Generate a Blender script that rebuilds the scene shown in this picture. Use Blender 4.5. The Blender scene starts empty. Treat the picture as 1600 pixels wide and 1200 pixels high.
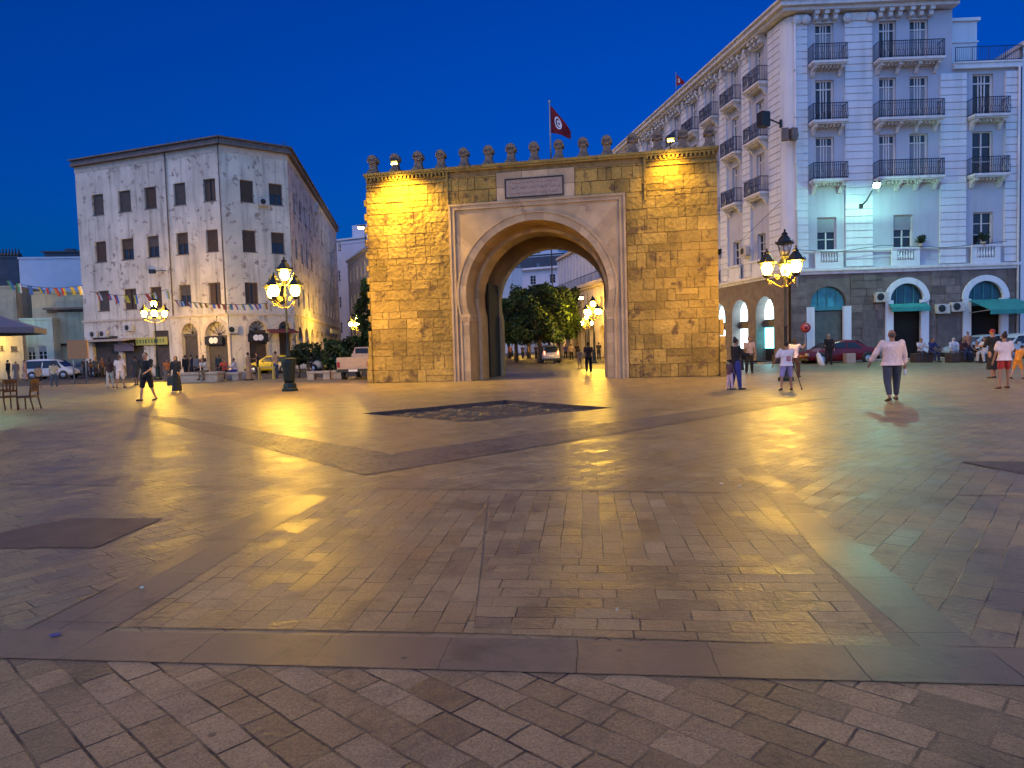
import bpy, bmesh, math, random
from mathutils import Vector, Matrix, Euler
from math import sin, cos, pi, radians, sqrt, atan2, hypot
random.seed(7)
S = bpy.context.scene
COL = S.collection
# ------------------------------------------------------------------ camera
F = 1100.0; TH = math.atan(59 / 1100); RO = radians(1.7); CH = 1.6
fw = Vector((0, cos(TH), -sin(TH))); u0 = Vector((0, sin(TH), cos(TH))); r0 = Vector((1, 0, 0))
rt = r0 * cos(RO) - u0 * sin(RO); up = r0 * sin(RO) + u0 * cos(RO)
cam = bpy.data.cameras.new('camera'); camo = bpy.data.objects.new('camera', cam); COL.objects.link(camo)
M = Matrix((rt, up, -fw)).transposed().to_4x4(); M.translation = Vector((0, 0, CH)); camo.matrix_world = M
cam.sensor_width = 36; cam.lens = F / 1600 * 36; cam.clip_end = 3000; cam.clip_start = 0.1
S.camera = camo
S.render.resolution_x = 1024; S.render.resolution_y = 768
# ------------------------------------------------------------------ sky
W = bpy.data.worlds.new('World'); S.world = W; W.use_nodes = True
nt = W.node_tree; nt.nodes.clear()
def N(nt, t, **k):
    n = nt.nodes.new(t)
    for a, b in k.items(): setattr(n, a, b)
    return n
SUN_AZ = radians(200); SUN_EL = radians(1.0)
sky = N(nt, 'ShaderNodeTexSky', sky_type='NISHITA', sun_disc=False)
sky.sun_elevation = SUN_EL; sky.sun_rotation = SUN_AZ; sky.ozone_density = 6.0; sky.air_density = 1.0; sky.dust_density = 0.2
tint = N(nt, 'ShaderNodeMixRGB', blend_type='MULTIPLY'); tint.inputs[0].default_value = 1
tint.inputs[2].default_value = (0.0, 1.75, 3.0, 1)
tc = N(nt, 'ShaderNodeTexCoord'); sep = N(nt, 'ShaderNodeSeparateXYZ')
nt.links.new(tc.outputs['Generated'], sep.inputs[0])
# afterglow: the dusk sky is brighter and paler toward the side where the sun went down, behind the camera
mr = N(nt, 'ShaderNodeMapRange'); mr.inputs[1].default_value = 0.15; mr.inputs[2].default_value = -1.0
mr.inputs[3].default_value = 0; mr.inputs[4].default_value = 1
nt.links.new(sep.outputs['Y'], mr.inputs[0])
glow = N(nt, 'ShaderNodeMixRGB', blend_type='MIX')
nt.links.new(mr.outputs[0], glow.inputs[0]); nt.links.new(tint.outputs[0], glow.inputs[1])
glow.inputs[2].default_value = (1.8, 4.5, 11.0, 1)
bg = N(nt, 'ShaderNodeBackground'); bg.inputs[1].default_value = 0.09
out = N(nt, 'ShaderNodeOutputWorld')
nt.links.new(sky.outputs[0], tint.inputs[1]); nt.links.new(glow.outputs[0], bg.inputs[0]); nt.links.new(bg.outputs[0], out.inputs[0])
# ------------------------------------------------------------------ soft warm fill added as a sun from the left, standing in for afterglow
sl = bpy.data.lights.new('sun', 'SUN'); sl.energy = 0.62; sl.angle = radians(35); sl.color = (1.0, 0.58, 0.36)
so = bpy.data.objects.new('sun', sl); COL.objects.link(so)
so.rotation_euler = Vector((-0.80, -0.22, 0.60)).to_track_quat('Z', 'Y').to_euler()
# ------------------------------------------------------------------ exposure
S.view_settings.view_transform = 'Standard'; S.view_settings.look = 'None'; S.view_settings.exposure = 0.8; S.view_settings.gamma = 1
S.cycles.max_bounces = 5; S.cycles.diffuse_bounces = 2; S.cycles.glossy_bounces = 3; S.cycles.transmission_bounces = 3
S.cycles.transparent_max_bounces = 6; S.cycles.sample_clamp_indirect = 4; S.cycles.caustics_reflective = False; S.cycles.caustics_refractive = False
S.cycles.use_denoising = True
# ------------------------------------------------------------------ measuring helpers
def ray(px, py): return fw + rt * ((px - 800) / F) + up * ((600 - py) / F)
def G(px, py, z=0.0):
    d = ray(px, py); t = (z - CH) / d.z; return Vector((d.x * t, d.y * t, z))
def PY(px, py, Y):
    d = ray(px, py); t = Y / d.y; return Vector((d.x * t, Y, CH + d.z * t))
class Fr:
    """vertical wall frame: s along the wall, o outward, z up"""
    def __init__(f, O, B):
        f.O = Vector((O[0], O[1], 0)); d = Vector((B[0] - O[0], B[1] - O[1], 0)); f.L = d.length; f.d = d.normalized(); f.n = Vector((f.d.y, -f.d.x, 0))
    def p(f, s, o, z): return f.O + f.d * s + f.n * o + Vector((0, 0, z))
    def on(f, px, py):
        d = ray(px, py); t = f.n.dot(f.O) / f.n.dot(d); P = Vector((0, 0, CH)) + d * t
        return (P - f.O).dot(f.d), P.z
    def s(f, px, py=480): return f.on(px, py)[0]
    def z(f, px, py): return f.on(px, py)[1]
    def rz(f): return atan2(f.d.y, f.d.x)
# ------------------------------------------------------------------ mesh builder
class MB:
    def __init__(m): m.v = []; m.f = []; m.t = []; m.sm = []; m.tone = 0.5
    def add(m, vs, fs, smooth=False):
        b = len(m.v); m.v += [Vector(v) for v in vs]
        for q in fs: m.f.append(tuple(b + i for i in q)); m.t.append(m.tone); m.sm.append(smooth)
    def box(m, c, s, rz=0, ry=0, rx=0, taper=1.0):
        R = Euler((rx, ry, rz)).to_matrix(); c = Vector(c); vs = []
        for z in (-.5, .5):
            k = 1 if z < 0 else taper
            for x, y in ((-.5, -.5), (.5, -.5), (.5, .5), (-.5, .5)): vs.append(c + R @ Vector((x * s[0] * k, y * s[1] * k, z * s[2])))
        m.add(vs, [(3, 2, 1, 0), (4, 5, 6, 7), (0, 1, 5, 4), (1, 2, 6, 5), (2, 3, 7, 6), (3, 0, 4, 7)]); return m
    def fb(m, fr, s0, s1, o0, o1, z0, z1):
        vs = [fr.p(s, o, z) for z in (z0, z1) for s, o in ((s0, o1), (s1, o1), (s1, o0), (s0, o0))]
        m.add(vs, [(3, 2, 1, 0), (4, 5, 6, 7), (0, 1, 5, 4), (1, 2, 6, 5), (2, 3, 7, 6), (3, 0, 4, 7)]); return m
    def tube(m, pts, r, n=8, cap=True, smooth=True, flat=1.0):
        pts = [Vector(p) for p in pts]; k = len(pts)
        if not isinstance(r, (list, tuple)): r = [r] * k
        rings = []; prev = None
        for i, p in enumerate(pts):
            a = (pts[min(i + 1, k - 1)] - pts[max(i - 1, 0)])
            a = a.normalized() if a.length > 1e-9 else Vector((0, 0, 1))
            if prev is None:
                x = a.cross(Vector((0, 0, 1)));
                if x.length < 1e-3: x = a.cross(Vector((0, 1, 0)))
            else: x = prev - a * prev.dot(a)
            x.normalize(); prev = x; y = a.cross(x)
            rings.append([p + (x * cos(2 * pi * j / n) + y * sin(2 * pi * j / n) * flat) * r[i] for j in range(n)])
        vs = [v for q in rings for v in q]; fs = []
        for i in range(k - 1):
            for j in range(n): fs.append((i * n + j, i * n + (j + 1) % n, (i + 1) * n + (j + 1) % n, (i + 1) * n + j))
        if cap: fs.append(tuple(range(n - 1, -1, -1))); fs.append(tuple((k - 1) * n + j for j in range(n)))
        m.add(vs, fs, smooth); return m
    def lathe(m, prof, c=(0, 0, 0), n=12, smooth=True, ex=1.0, ey=1.0, ph=0.0):
        c = Vector(c); vs = []; fs = []; k = len(prof)
        for r, z in prof:
            for j in range(n): a = 2 * pi * j / n + ph; vs.append(c + Vector((r * cos(a) * ex, r * sin(a) * ey, z)))
        for i in range(k - 1):
            for j in range(n): fs.append((i * n + j, i * n + (j + 1) % n, (i + 1) * n + (j + 1) % n, (i + 1) * n + j))
        fs.append(tuple(range(n - 1, -1, -1))); fs.append(tuple((k - 1) * n + j for j in range(n)))
        m.add(vs, fs, smooth); return m
    def ball(m, c, r, n=10, k=6, rz=0):
        if not isinstance(r, (list, tuple)): r = (r, r, r)
        c = Vector(c); vs = [c + Vector((0, 0, -r[2]))]; fs = []
        R = Matrix.Rotation(rz, 3, 'Z')
        for i in range(1, k):
            b = -pi / 2 + pi * i / k
            for j in range(n): a = 2 * pi * j / n; vs.append(c + R @ Vector((r[0] * cos(a) * cos(b), r[1] * sin(a) * cos(b), r[2] * sin(b))))
        vs.append(c + Vector((0, 0, r[2])))
        for j in range(n): fs.append((0, 1 + (j + 1) % n, 1 + j)); fs.append((len(vs) - 1, 1 + (k - 2) * n + j, 1 + (k - 2) * n + (j + 1) % n))
        for i in range(k - 2):
            for j in range(n): fs.append((1 + i * n + j, 1 + i * n + (j + 1) % n, 1 + (i + 1) * n + (j + 1) % n, 1 + (i + 1) * n + j))
        m.add(vs, fs, True); return m
    def cap(m, a, ra, b, rb, n=10):
        """tapered capsule"""
        a = Vector(a); b = Vector(b); m.tube([a, b], [ra, rb], n); m.ball(a, ra, n, 6); m.ball(b, rb, n, 6); return m
    def prism(m, poly, z0, z1):
        n = len(poly); vs = [Vector((x, y, z0)) for x, y in poly] + [Vector((x, y, z1)) for x, y in poly]
        m.add(vs, [tuple(range(n - 1, -1, -1)), tuple(range(n, 2 * n))] + [(i, (i + 1) % n, n + (i + 1) % n, n + i) for i in range(n)]); return m
    def fprism(m, fr, poly, o0, o1):
        """polygon in (s,z) of a wall frame, thick from o0 (back) to o1 (front)"""
        n = len(poly); vs = [fr.p(s, o1, z) for s, z in poly] + [fr.p(s, o0, z) for s, z in poly]
        m.add(vs, [tuple(range(n)), tuple(range(2 * n - 1, n - 1, -1))] + [(i, n + i, n + (i + 1) % n, (i + 1) % n) for i in range(n)]); return m
    def build(m, name, mat, parent=None, world=True, loc=None, rz=0, bevel=0, fixn=True):
        org = Vector((0, 0, 0)); q = parent
        if parent is not None and world:
            while q is not None: org += q.location; q = q.parent
        me = bpy.data.meshes.new(name); me.from_pydata([v - org for v in m.v], [], m.f)
        me.polygons.foreach_set('use_smooth', m.sm)
        at = me.attributes.new('tone', 'FLOAT', 'FACE'); at.data.foreach_set('value', m.t)
        if fixn:
            b = bmesh.new(); b.from_mesh(me); bmesh.ops.recalc_face_normals(b, faces=b.faces); b.to_mesh(me); b.free()
        me.materials.append(mat); o = bpy.data.objects.new(name, me); COL.objects.link(o); o.parent = parent
        if loc is not None: o.location = loc
        o.rotation_euler.z = rz
        if bevel:
            md = o.modifiers.new('bevel', 'BEVEL'); md.width = bevel; md.segments = 2; md.limit_method = 'ANGLE'
        return o
def tag(o, label, cat=None, group=None, kind=None):
    if label: o['label'] = label
    if cat: o['category'] = cat
    if group: o['group'] = group
    if kind: o['kind'] = kind
    return o
def thing(name, label, cat, loc=(0, 0, 0), rz=0, group=None):
    o = bpy.data.objects.new(name, None); COL.objects.link(o); o.location = loc; o.rotation_euler.z = rz; o.empty_display_size = .2
    return tag(o, label, cat, group)
def kids(o): return [c for c in bpy.data.objects if c.parent == o]
def dup(o, parent=None):
    c = o.copy(); COL.objects.link(c); c.parent = parent
    for ch in kids(o): dup(ch, c)
    return c
# ------------------------------------------------------------------ materials
MC = {}
def mat(name, col, rough=.6, metal=0, var=.25, scale=3.0, bump=.15, bscale=None, emit=None, estr=0, dirt=None, dscale=.6, dcut=.55, tone=0, spec=.4, streak=0, pits=0, detail=6, coord='Object'):
    if name in MC: return MC[name]
    m = bpy.data.materials.new(name); m.use_nodes = True; t = m.node_tree; b = t.nodes['Principled BSDF']; L = t.links.new
    b.inputs['Roughness'].default_value = rough; b.inputs['Metallic'].default_value = metal; b.inputs['Specular IOR Level'].default_value = spec
    tcn = N(t, 'ShaderNodeTexCoord'); co = tcn.outputs[coord]
    if coord == 'World': pass
    nz = N(t, 'ShaderNodeTexNoise'); nz.inputs['Scale'].default_value = scale; nz.inputs['Detail'].default_value = detail; L(co, nz.inputs['Vector'])
    mrn = N(t, 'ShaderNodeMapRange'); mrn.inputs[1].default_value = .25; mrn.inputs[2].default_value = .75; mrn.inputs[3].default_value = 1 - var; mrn.inputs[4].default_value = 1 + var
    L(nz.outputs[0], mrn.inputs[0])
    mx = N(t, 'ShaderNodeMixRGB', blend_type='MULTIPLY'); mx.inputs[0].default_value = 1; mx.inputs[1].default_value = (*col, 1); L(mrn.outputs[0], mx.inputs[2])
    cur = mx.outputs[0]
    if tone:
        at = N(t, 'ShaderNodeAttribute', attribute_name='tone'); r = N(t, 'ShaderNodeMapRange'); r.inputs[3].default_value = 1 - tone; r.inputs[4].default_value = 1 + tone; L(at.outputs['Fac'], r.inputs[0])
        m2 = N(t, 'ShaderNodeMixRGB', blend_type='MULTIPLY'); m2.inputs[0].default_value = 1; L(cur, m2.inputs[1]); L(r.outputs[0], m2.inputs[2]); cur = m2.outputs[0]
    hts = [nz.outputs[0]]
    if dirt:
        dn = N(t, 'ShaderNodeTexNoise'); dn.inputs['Scale'].default_value = dscale; dn.inputs['Detail'].default_value = 9; dn.inputs['Roughness'].default_value = .68
        L(co, dn.inputs['Vector'])
        rp = N(t, 'ShaderNodeMapRange'); rp.inputs[1].default_value = dcut; rp.inputs[2].default_value = dcut + .07; L(dn.outputs[0], rp.inputs[0])
        m3 = N(t, 'ShaderNodeMixRGB'); L(rp.outputs[0], m3.inputs[0]); L(cur, m3.inputs[1]); m3.inputs[2].default_value = (*dirt, 1); cur = m3.outputs[0]
    if streak:
        mp = N(t, 'ShaderNodeMapping'); mp.inputs['Scale'].default_value = (1.6, 1.6, .12); L(co, mp.inputs[0])
        sn = N(t, 'ShaderNodeTexNoise'); sn.inputs['Scale'].default_value = 1.5; sn.inputs['Detail'].default_value = 7; L(mp.outputs[0], sn.inputs['Vector'])
        rp = N(t, 'ShaderNodeMapRange'); rp.inputs[1].default_value = .5; rp.inputs[2].default_value = .72; rp.inputs[3].default_value = 1; rp.inputs[4].default_value = 1 - streak; L(sn.outputs[0], rp.inputs[0])
        m4 = N(t, 'ShaderNodeMixRGB', blend_type='MULTIPLY'); m4.inputs[0].default_value = 1; L(cur, m4.inputs[1]); L(rp.outputs[0], m4.inputs[2]); cur = m4.outputs[0]
    L(cur, b.inputs['Base Color'])
    if bump:
        bn = N(t, 'ShaderNodeTexNoise'); bn.inputs['Scale'].default_value = bscale or scale * 4; bn.inputs['Detail'].default_value = 8; L(co, bn.inputs['Vector'])
        bp = N(t, 'ShaderNodeBump'); bp.inputs['Strength'].default_value = bump; bp.inputs['Distance'].default_value = .05
        h = bn.outputs[0]
        if pits:
            vo = N(t, 'ShaderNodeTexVoronoi'); vo.inputs['Scale'].default_value = pits; L(co, vo.inputs['Vector'])
            ad = N(t, 'ShaderNodeMath', operation='ADD'); L(h, ad.inputs[0]); L(vo.outputs['Distance'], ad.inputs[1]); h = ad.outputs[0]
        L(h, bp.inputs['Height']); L(bp.outputs[0], b.inputs['Normal'])
    if emit: b.inputs['Emission Color'].default_value = (*emit, 1); b.inputs['Emission Strength'].default_value = estr
    MC[name] = m; return m
def plain(name, col, rough=.6, metal=0, **k): return mat(name, col, rough, metal, var=k.pop('var', .12), scale=k.pop('scale', 8), bump=k.pop('bump', .04), **k)
def flatmat(name, col, rough=.7, metal=0, **k): return plain(name, col, rough, metal, **k)

m_gate = mat('gate_ashlar', (.295, .20, .052), .85, var=.42, scale=.8, bump=.8, bscale=9, tone=.36, dirt=(.13, .08, .035), dscale=1.3, dcut=.55, pits=5)
m_gatecore = mat('gate_mortar', (.19, .125, .05), .95, var=.3, scale=4, bump=.5)
m_lime = mat('gate_limestone', (.40, .295, .185), .8, var=.22, scale=1.3, bump=.35, bscale=14, tone=.24, dirt=(.27, .19, .12), dscale=1.1, dcut=.58)
m_intr = mat('gate_soffit', (.36, .23, .10), .8, var=.2, scale=1.5, bump=.5, bscale=9, tone=.2)
m_merlon = mat('merlon_stone', (.19, .15, .12), .9, var=.3, scale=5, bump=.5, dirt=(.09, .07, .06), dscale=2.5, dcut=.55)
m_plaque = mat('plaque_stone', (.30, .24, .20), .7, var=.1, scale=4, bump=.1)
m_plq_dark = plain('plaque_border', (.03, .02, .02), .6)
m_script = plain('carved_script', (.26, .15, .13), .8)
m_iron = plain('dark_iron', (.025, .028, .03), .45, .3)
m_green = plain('green_iron', (.014, .024, .018), .45, .2)
m_brass = plain('gilt_iron', (.35, .25, .08), .4, .5)
m_white = mat('white_plaster', (.66, .66, .68), .8, var=.07, scale=1.2, bump=.1, streak=.22)
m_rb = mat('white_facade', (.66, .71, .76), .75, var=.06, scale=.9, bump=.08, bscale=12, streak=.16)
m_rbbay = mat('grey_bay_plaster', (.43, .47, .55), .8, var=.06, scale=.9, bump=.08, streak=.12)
m_rbtrim = mat('cream_trim', (.64, .65, .66), .75, var=.12, scale=3, bump=.15, streak=.2)
m_rbstone = mat('brown_basement_stone', (.15, .125, .115), .8, var=.3, scale=2.2, bump=.5, bscale=8, tone=.3)
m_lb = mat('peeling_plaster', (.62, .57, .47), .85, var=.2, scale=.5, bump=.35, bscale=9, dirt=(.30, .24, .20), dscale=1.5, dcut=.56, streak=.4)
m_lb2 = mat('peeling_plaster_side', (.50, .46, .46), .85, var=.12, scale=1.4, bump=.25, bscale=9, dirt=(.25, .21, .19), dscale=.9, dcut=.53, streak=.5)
m_lbcorn = mat('roof_edge_concrete', (.16, .13, .12), .85, var=.3, scale=3, bump=.3)
m_band = mat('cream_band', (.55, .47, .38), .85, var=.2, scale=2, bump=.2, dirt=(.3, .24, .19), dscale=2, dcut=.6)
m_shut = mat('grey_shutter', (.075, .065, .06), .7, var=.25, scale=3, bump=.1)
m_shutw = mat('white_shutter', (.24, .26, .30), .7, var=.1, scale=4, bump=.05)
m_shutb = mat('brown_shutter', (.07, .045, .03), .7, var=.2, scale=3, bump=.1)
m_pane = plain('dark_glass', (.02, .025, .035), .12, bump=0)
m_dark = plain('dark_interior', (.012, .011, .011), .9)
m_rail = plain('blue_black_railing', (.018, .028, .055), .5, .3)
m_block = mat('stone_block', (.40, .33, .27), .85, var=.2, scale=4, bump=.3)
m_blockd = mat('dark_stone_block', (.07, .05, .045), .8, var=.3, scale=6, bump=.3)
m_ac = plain('ac_casing', (.50, .48, .44), .5)
m_awn = mat('green_awning', (.03, .24, .22), .8, var=.2, scale=2, bump=.05)
m_teal = plain('teal_paint', (.04, .22, .26), .5)
m_black = plain('black_plastic', (.02, .02, .022), .5)
m_wood = mat('dark_chair_wood', (.09, .045, .025), .5, var=.3, scale=12, bump=.1)
m_rubber = plain('tyre_rubber', (.018, .018, .018), .85)
m_rim = plain('wheel_rim', (.4, .4, .42), .35, .8)
m_cable = plain('black_cable', (.02, .02, .02), .7)
m_pole = plain('grey_pole', (.30, .31, .33), .5, .3)
m_leaf = mat('foliage', (.024, .046, .007), .8, var=.55, scale=.9, bump=0, tone=.6)
m_leafd = mat('dark_foliage', (.02, .035, .012), .8, var=.5, scale=1.5, bump=0, tone=.5)
m_bark = mat('bark', (.10, .07, .045), .9, var=.3, scale=6, bump=.5)
m_asph = mat('road_asphalt', (.055, .052, .05), .65, var=.3, scale=1.5, bump=.3, bscale=60)
def emat(name, col, st):
    m = bpy.data.materials.new(name); m.use_nodes = True; b = m.node_tree.nodes['Principled BSDF']
    b.inputs['Base Color'].default_value = (.8, .8, .8, 1); b.inputs['Emission Color'].default_value = (*col, 1); b.inputs['Emission Strength'].default_value = st; return m
E_SOD = (1.0, .54, .045)
e_lamp = emat('sodium_bulb', E_SOD, 310)
e_lampfar = emat('sodium_bulb_bright', (1, .55, .04), 470)
e_lampmid = emat('sodium_bulb_mid', (1, .55, .04), 430)
e_flood = emat('flood_glass', (1, .72, .12), 60)
e_teal = emat('mercury_bulb', (.42, 1.0, .70), 1000)
e_white = emat('white_flood_glass', (1, .85, .6), 60)
e_shop = emat('shop_light', (.62, .9, 1.0), 4.5)
e_shopc = emat('shop_light_cyan', (.12, .75, .85), 3.5)

# ------------------------------------------------------------------ paving
def paver(name, ang, bw, bh, c1, c2, mort, rough=.4, off=.5, bump=.5, coarse=1.0, msz=.012, seed=0, spec=.4):
    m = bpy.data.materials.new(name); m.use_nodes = True; t = m.node_tree; b = t.nodes['Principled BSDF']; L = t.links.new
    ge = N(t, 'ShaderNodeNewGeometry'); mp = N(t, 'ShaderNodeMapping'); mp.inputs['Rotation'].default_value = (0, 0, radians(-ang)); mp.inputs['Location'].default_value = (seed * .37, seed * .21, 0)
    L(ge.outputs['Position'], mp.inputs[0])
    # slight waviness of courses
    wn = N(t, 'ShaderNodeTexNoise'); wn.inputs['Scale'].default_value = 1.6; wn.inputs['Detail'].default_value = 6; wn.inputs['Roughness'].default_value = .62; L(mp.outputs[0], wn.inputs['Vector'])
    wv = N(t, 'ShaderNodeVectorMath', operation='MULTIPLY_ADD'); L(wn.outputs['Color'], wv.inputs[0]); wv.inputs[1].default_value = (.05, .05, 0); L(mp.outputs[0], wv.inputs[2])
    br = N(t, 'ShaderNodeTexBrick'); br.offset = off; br.squash = .72; br.squash_frequency = 3
    L(wv.outputs[0], br.inputs['Vector']); br.inputs['Scale'].default_value = 1; br.inputs['Brick Width'].default_value = bw; br.inputs['Row Height'].default_value = bh
    br.inputs['Mortar Size'].default_value = msz * .5; br.inputs['Mortar Smooth'].default_value = .3; br.inputs['Bias'].default_value = 0
    br.inputs['Color1'].default_value = (0, 0, 0, 1); br.inputs['Color2'].default_value = (1, 1, 1, 1); br.inputs['Mortar'].default_value = (.5, .5, .5, 1)
    cr = N(t, 'ShaderNodeMixRGB'); L(br.outputs['Color'], cr.inputs[0]); cr.inputs[1].default_value = (*c1, 1); cr.inputs[2].default_value = (*c2, 1)
    # granite speckle
    sp = N(t, 'ShaderNodeTexNoise'); sp.inputs['Scale'].default_value = 120; sp.inputs['Detail'].default_value = 4; L(ge.outputs['Position'], sp.inputs['Vector'])
    spr = N(t, 'ShaderNodeMapRange'); spr.inputs[1].default_value = .3; spr.inputs[2].default_value = .7; spr.inputs[3].default_value = 1 - .3 * coarse; spr.inputs[4].default_value = 1 + .3 * coarse; L(sp.outputs[0], spr.inputs[0])
    m1 = N(t, 'ShaderNodeMixRGB', blend_type='MULTIPLY'); m1.inputs[0].default_value = 1; L(cr.outputs[0], m1.inputs[1]); L(spr.outputs[0], m1.inputs[2])
    # large worn patches
    ln = N(t, 'ShaderNodeTexNoise'); ln.inputs['Scale'].default_value = .8; ln.inputs['Detail'].default_value = 7; ln.inputs['Roughness'].default_value = .6; L(ge.outputs['Position'], ln.inputs['Vector'])
    lr = N(t, 'ShaderNodeMapRange'); lr.inputs[1].default_value = .3; lr.inputs[2].default_value = .7; lr.inputs[3].default_value = .72; lr.inputs[4].default_value = 1.22; L(ln.outputs[0], lr.inputs[0])
    m2 = N(t, 'ShaderNodeMixRGB', blend_type='MULTIPLY'); m2.inputs[0].default_value = 1; L(m1.outputs[0], m2.inputs[1]); L(lr.outputs[0], m2.inputs[2])
    # gum spots and dark stains trodden into the stone
    vg = N(t, 'ShaderNodeTexVoronoi'); vg.inputs['Scale'].default_value = 2.6; L(ge.outputs['Position'], vg.inputs['Vector'])
    vr = N(t, 'ShaderNodeMapRange'); vr.inputs[1].default_value = .035; vr.inputs[2].default_value = .06; vr.inputs[3].default_value = .45; vr.inputs[4].default_value = 1; L(vg.outputs['Distance'], vr.inputs[0])
    mg = N(t, 'ShaderNodeMixRGB', blend_type='MULTIPLY'); mg.inputs[0].default_value = 1; L(m2.outputs[0], mg.inputs[1]); L(vr.outputs[0], mg.inputs[2])
    sn = N(t, 'ShaderNodeTexNoise'); sn.inputs['Scale'].default_value = 1.9; sn.inputs['Detail'].default_value = 10; sn.inputs['Roughness'].default_value = .72; sn.inputs['Distortion'].default_value = .6; L(ge.outputs['Position'], sn.inputs['Vector'])
    sr = N(t, 'ShaderNodeMapRange'); sr.inputs[1].default_value = .50; sr.inputs[2].default_value = .66; sr.inputs[3].default_value = 1.06; sr.inputs[4].default_value = .66; L(sn.outputs[0], sr.inputs[0])
    ms = N(t, 'ShaderNodeMixRGB', blend_type='MULTIPLY'); ms.inputs[0].default_value = 1; L(mg.outputs[0], ms.inputs[1]); L(sr.outputs[0], ms.inputs[2]); m2 = ms
    # joints: some open and dark, some filled
    jn = N(t, 'ShaderNodeTexNoise'); jn.inputs['Scale'].default_value = 2.3; jn.inputs['Detail'].default_value = 4; L(ge.outputs['Position'], jn.inputs['Vector'])
    jr = N(t, 'ShaderNodeMapRange'); jr.inputs[1].default_value = .42; jr.inputs[2].default_value = .6; jr.inputs[3].default_value = .25; jr.inputs[4].default_value = 1; L(jn.outputs[0], jr.inputs[0])
    jm = N(t, 'ShaderNodeMath', operation='MULTIPLY'); L(br.outputs['Fac'], jm.inputs[0]); L(jr.outputs[0], jm.inputs[1])
    m3 = N(t, 'ShaderNodeMixRGB'); L(jm.outputs[0], m3.inputs[0]); L(m2.outputs[0], m3.inputs[1]); m3.inputs[2].default_value = (*mort, 1)
    L(m3.outputs[0], b.inputs['Base Color'])
    # roughness
    rr = N(t, 'ShaderNodeMapRange'); rr.inputs[1].default_value = .3; rr.inputs[2].default_value = .7; rr.inputs[3].default_value = rough - .02; rr.inputs[4].default_value = rough + .07; L(ln.outputs[0], rr.inputs[0]); 
    ra = N(t, 'ShaderNodeMath', operation='MULTIPLY_ADD'); L(br.outputs['Color'], ra.inputs[0]); ra.inputs[1].default_value = .16; L(rr.outputs[0], ra.inputs[2]); L(ra.outputs[0], b.inputs['Roughness'])
    # relief
    fn = N(t, 'ShaderNodeTexNoise'); fn.inputs['Scale'].default_value = 26; fn.inputs['Detail'].default_value = 7; L(ge.outputs['Position'], fn.inputs['Vector'])
    mn = N(t, 'ShaderNodeTexNoise'); mn.inputs['Scale'].default_value = 4.5; mn.inputs['Detail'].default_value = 2; L(ge.outputs['Position'], mn.inputs['Vector'])
    h1 = N(t, 'ShaderNodeMath', operation='MULTIPLY'); L(jm.outputs[0], h1.inputs[0]); h1.inputs[1].default_value = -.9
    h2 = N(t, 'ShaderNodeMath', operation='MULTIPLY_ADD'); L(br.outputs['Color'], h2.inputs[0]); h2.inputs[1].default_value = .35; L(h1.outputs[0], h2.inputs[2])
    h3 = N(t, 'ShaderNodeMath', operation='MULTIPLY_ADD'); L(fn.outputs[0], h3.inputs[0]); h3.inputs[1].default_value = .55 * coarse; L(h2.outputs[0], h3.inputs[2])
    h4 = N(t, 'ShaderNodeMath', operation='MULTIPLY_ADD'); L(mn.outputs[0], h4.inputs[0]); h4.inputs[1].default_value = .45; L(h3.outputs[0], h4.inputs[2])
    bp = N(t, 'ShaderNodeBump'); bp.inputs['Strength'].default_value = bump; bp.inputs['Distance'].default_value = .012; L(h4.outputs[0], bp.inputs['Height'])
    # every slab lies at its own slight tilt
    wh = N(t, 'ShaderNodeTexWhiteNoise', noise_dimensions='1D'); L(br.outputs['Color'], wh.inputs['W'])
    va = N(t, 'ShaderNodeVectorMath', operation='SUBTRACT'); L(wh.outputs['Color'], va.inputs[0]); va.inputs[1].default_value = (.5, .5, .5)
    vb = N(t, 'ShaderNodeVectorMath', operation='MULTIPLY_ADD'); L(va.outputs[0], vb.inputs[0]); vb.inputs[1].default_value = (.045, .045, 0); L(bp.outputs[0], vb.inputs[2])
    vn = N(t, 'ShaderNodeVectorMath', operation='NORMALIZE'); L(vb.outputs[0], vn.inputs[0]); L(vn.outputs[0], b.inputs['Normal'])
    b.inputs['Specular IOR Level'].default_value = spec
    return m
C1 = (.225, .155, .068); C2 = (.355, .255, .118); CM = (.035, .028, .024)
p_far = paver('plaza_pavers', 42, .36, .18, (.27, .195, .085), (.34, .25, .118), CM, rough=.35, coarse=1.0)
p_fore = paver('foreground_pavers', -43, .325, .165, (.175, .122, .060), (.35, .25, .128), CM, rough=.46, coarse=1.3, seed=3, msz=.015, bump=.85)
p_mid = paver('inner_pavers', -7, .34, .165, C1, C2, CM, rough=.35, bump=.75, coarse=1.0, seed=5)
p_mid2 = paver('inner_pavers_turned', 84, .34, .165, C1, C2, CM, rough=.35, bump=.75, coarse=1.0, seed=9)
p_side = paver('outer_pavers', 50, .38, .19, (.225, .163, .078), (.315, .23, .112), CM, rough=.35, bump=.7, seed=11)
p_band = paver('smooth_band_slabs', -6, .95, .62, (.17, .122, .068), (.22, .16, .092), CM, rough=.35, coarse=.5, bump=.45, off=0, msz=.009, seed=2)
p_bandx = paver('smooth_cross_band_slabs', 84, .9, .8, (.17, .122, .068), (.22, .16, .092), CM, rough=.35, coarse=.5, bump=.45, off=0, msz=.009, seed=4)
p_cob = paver('diagonal_band_cobbles', 44, .2, .12, (.15, .113, .072), (.22, .165, .105), CM, rough=.42, bump=.9, seed=6, msz=.02)
p_pit = paver('pit_cobbles', 30, .5, .42, (.09, .07, .04), (.22, .17, .09), (.01, .01, .01), rough=.26, bump=1.0, seed=8, msz=.06)
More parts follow.
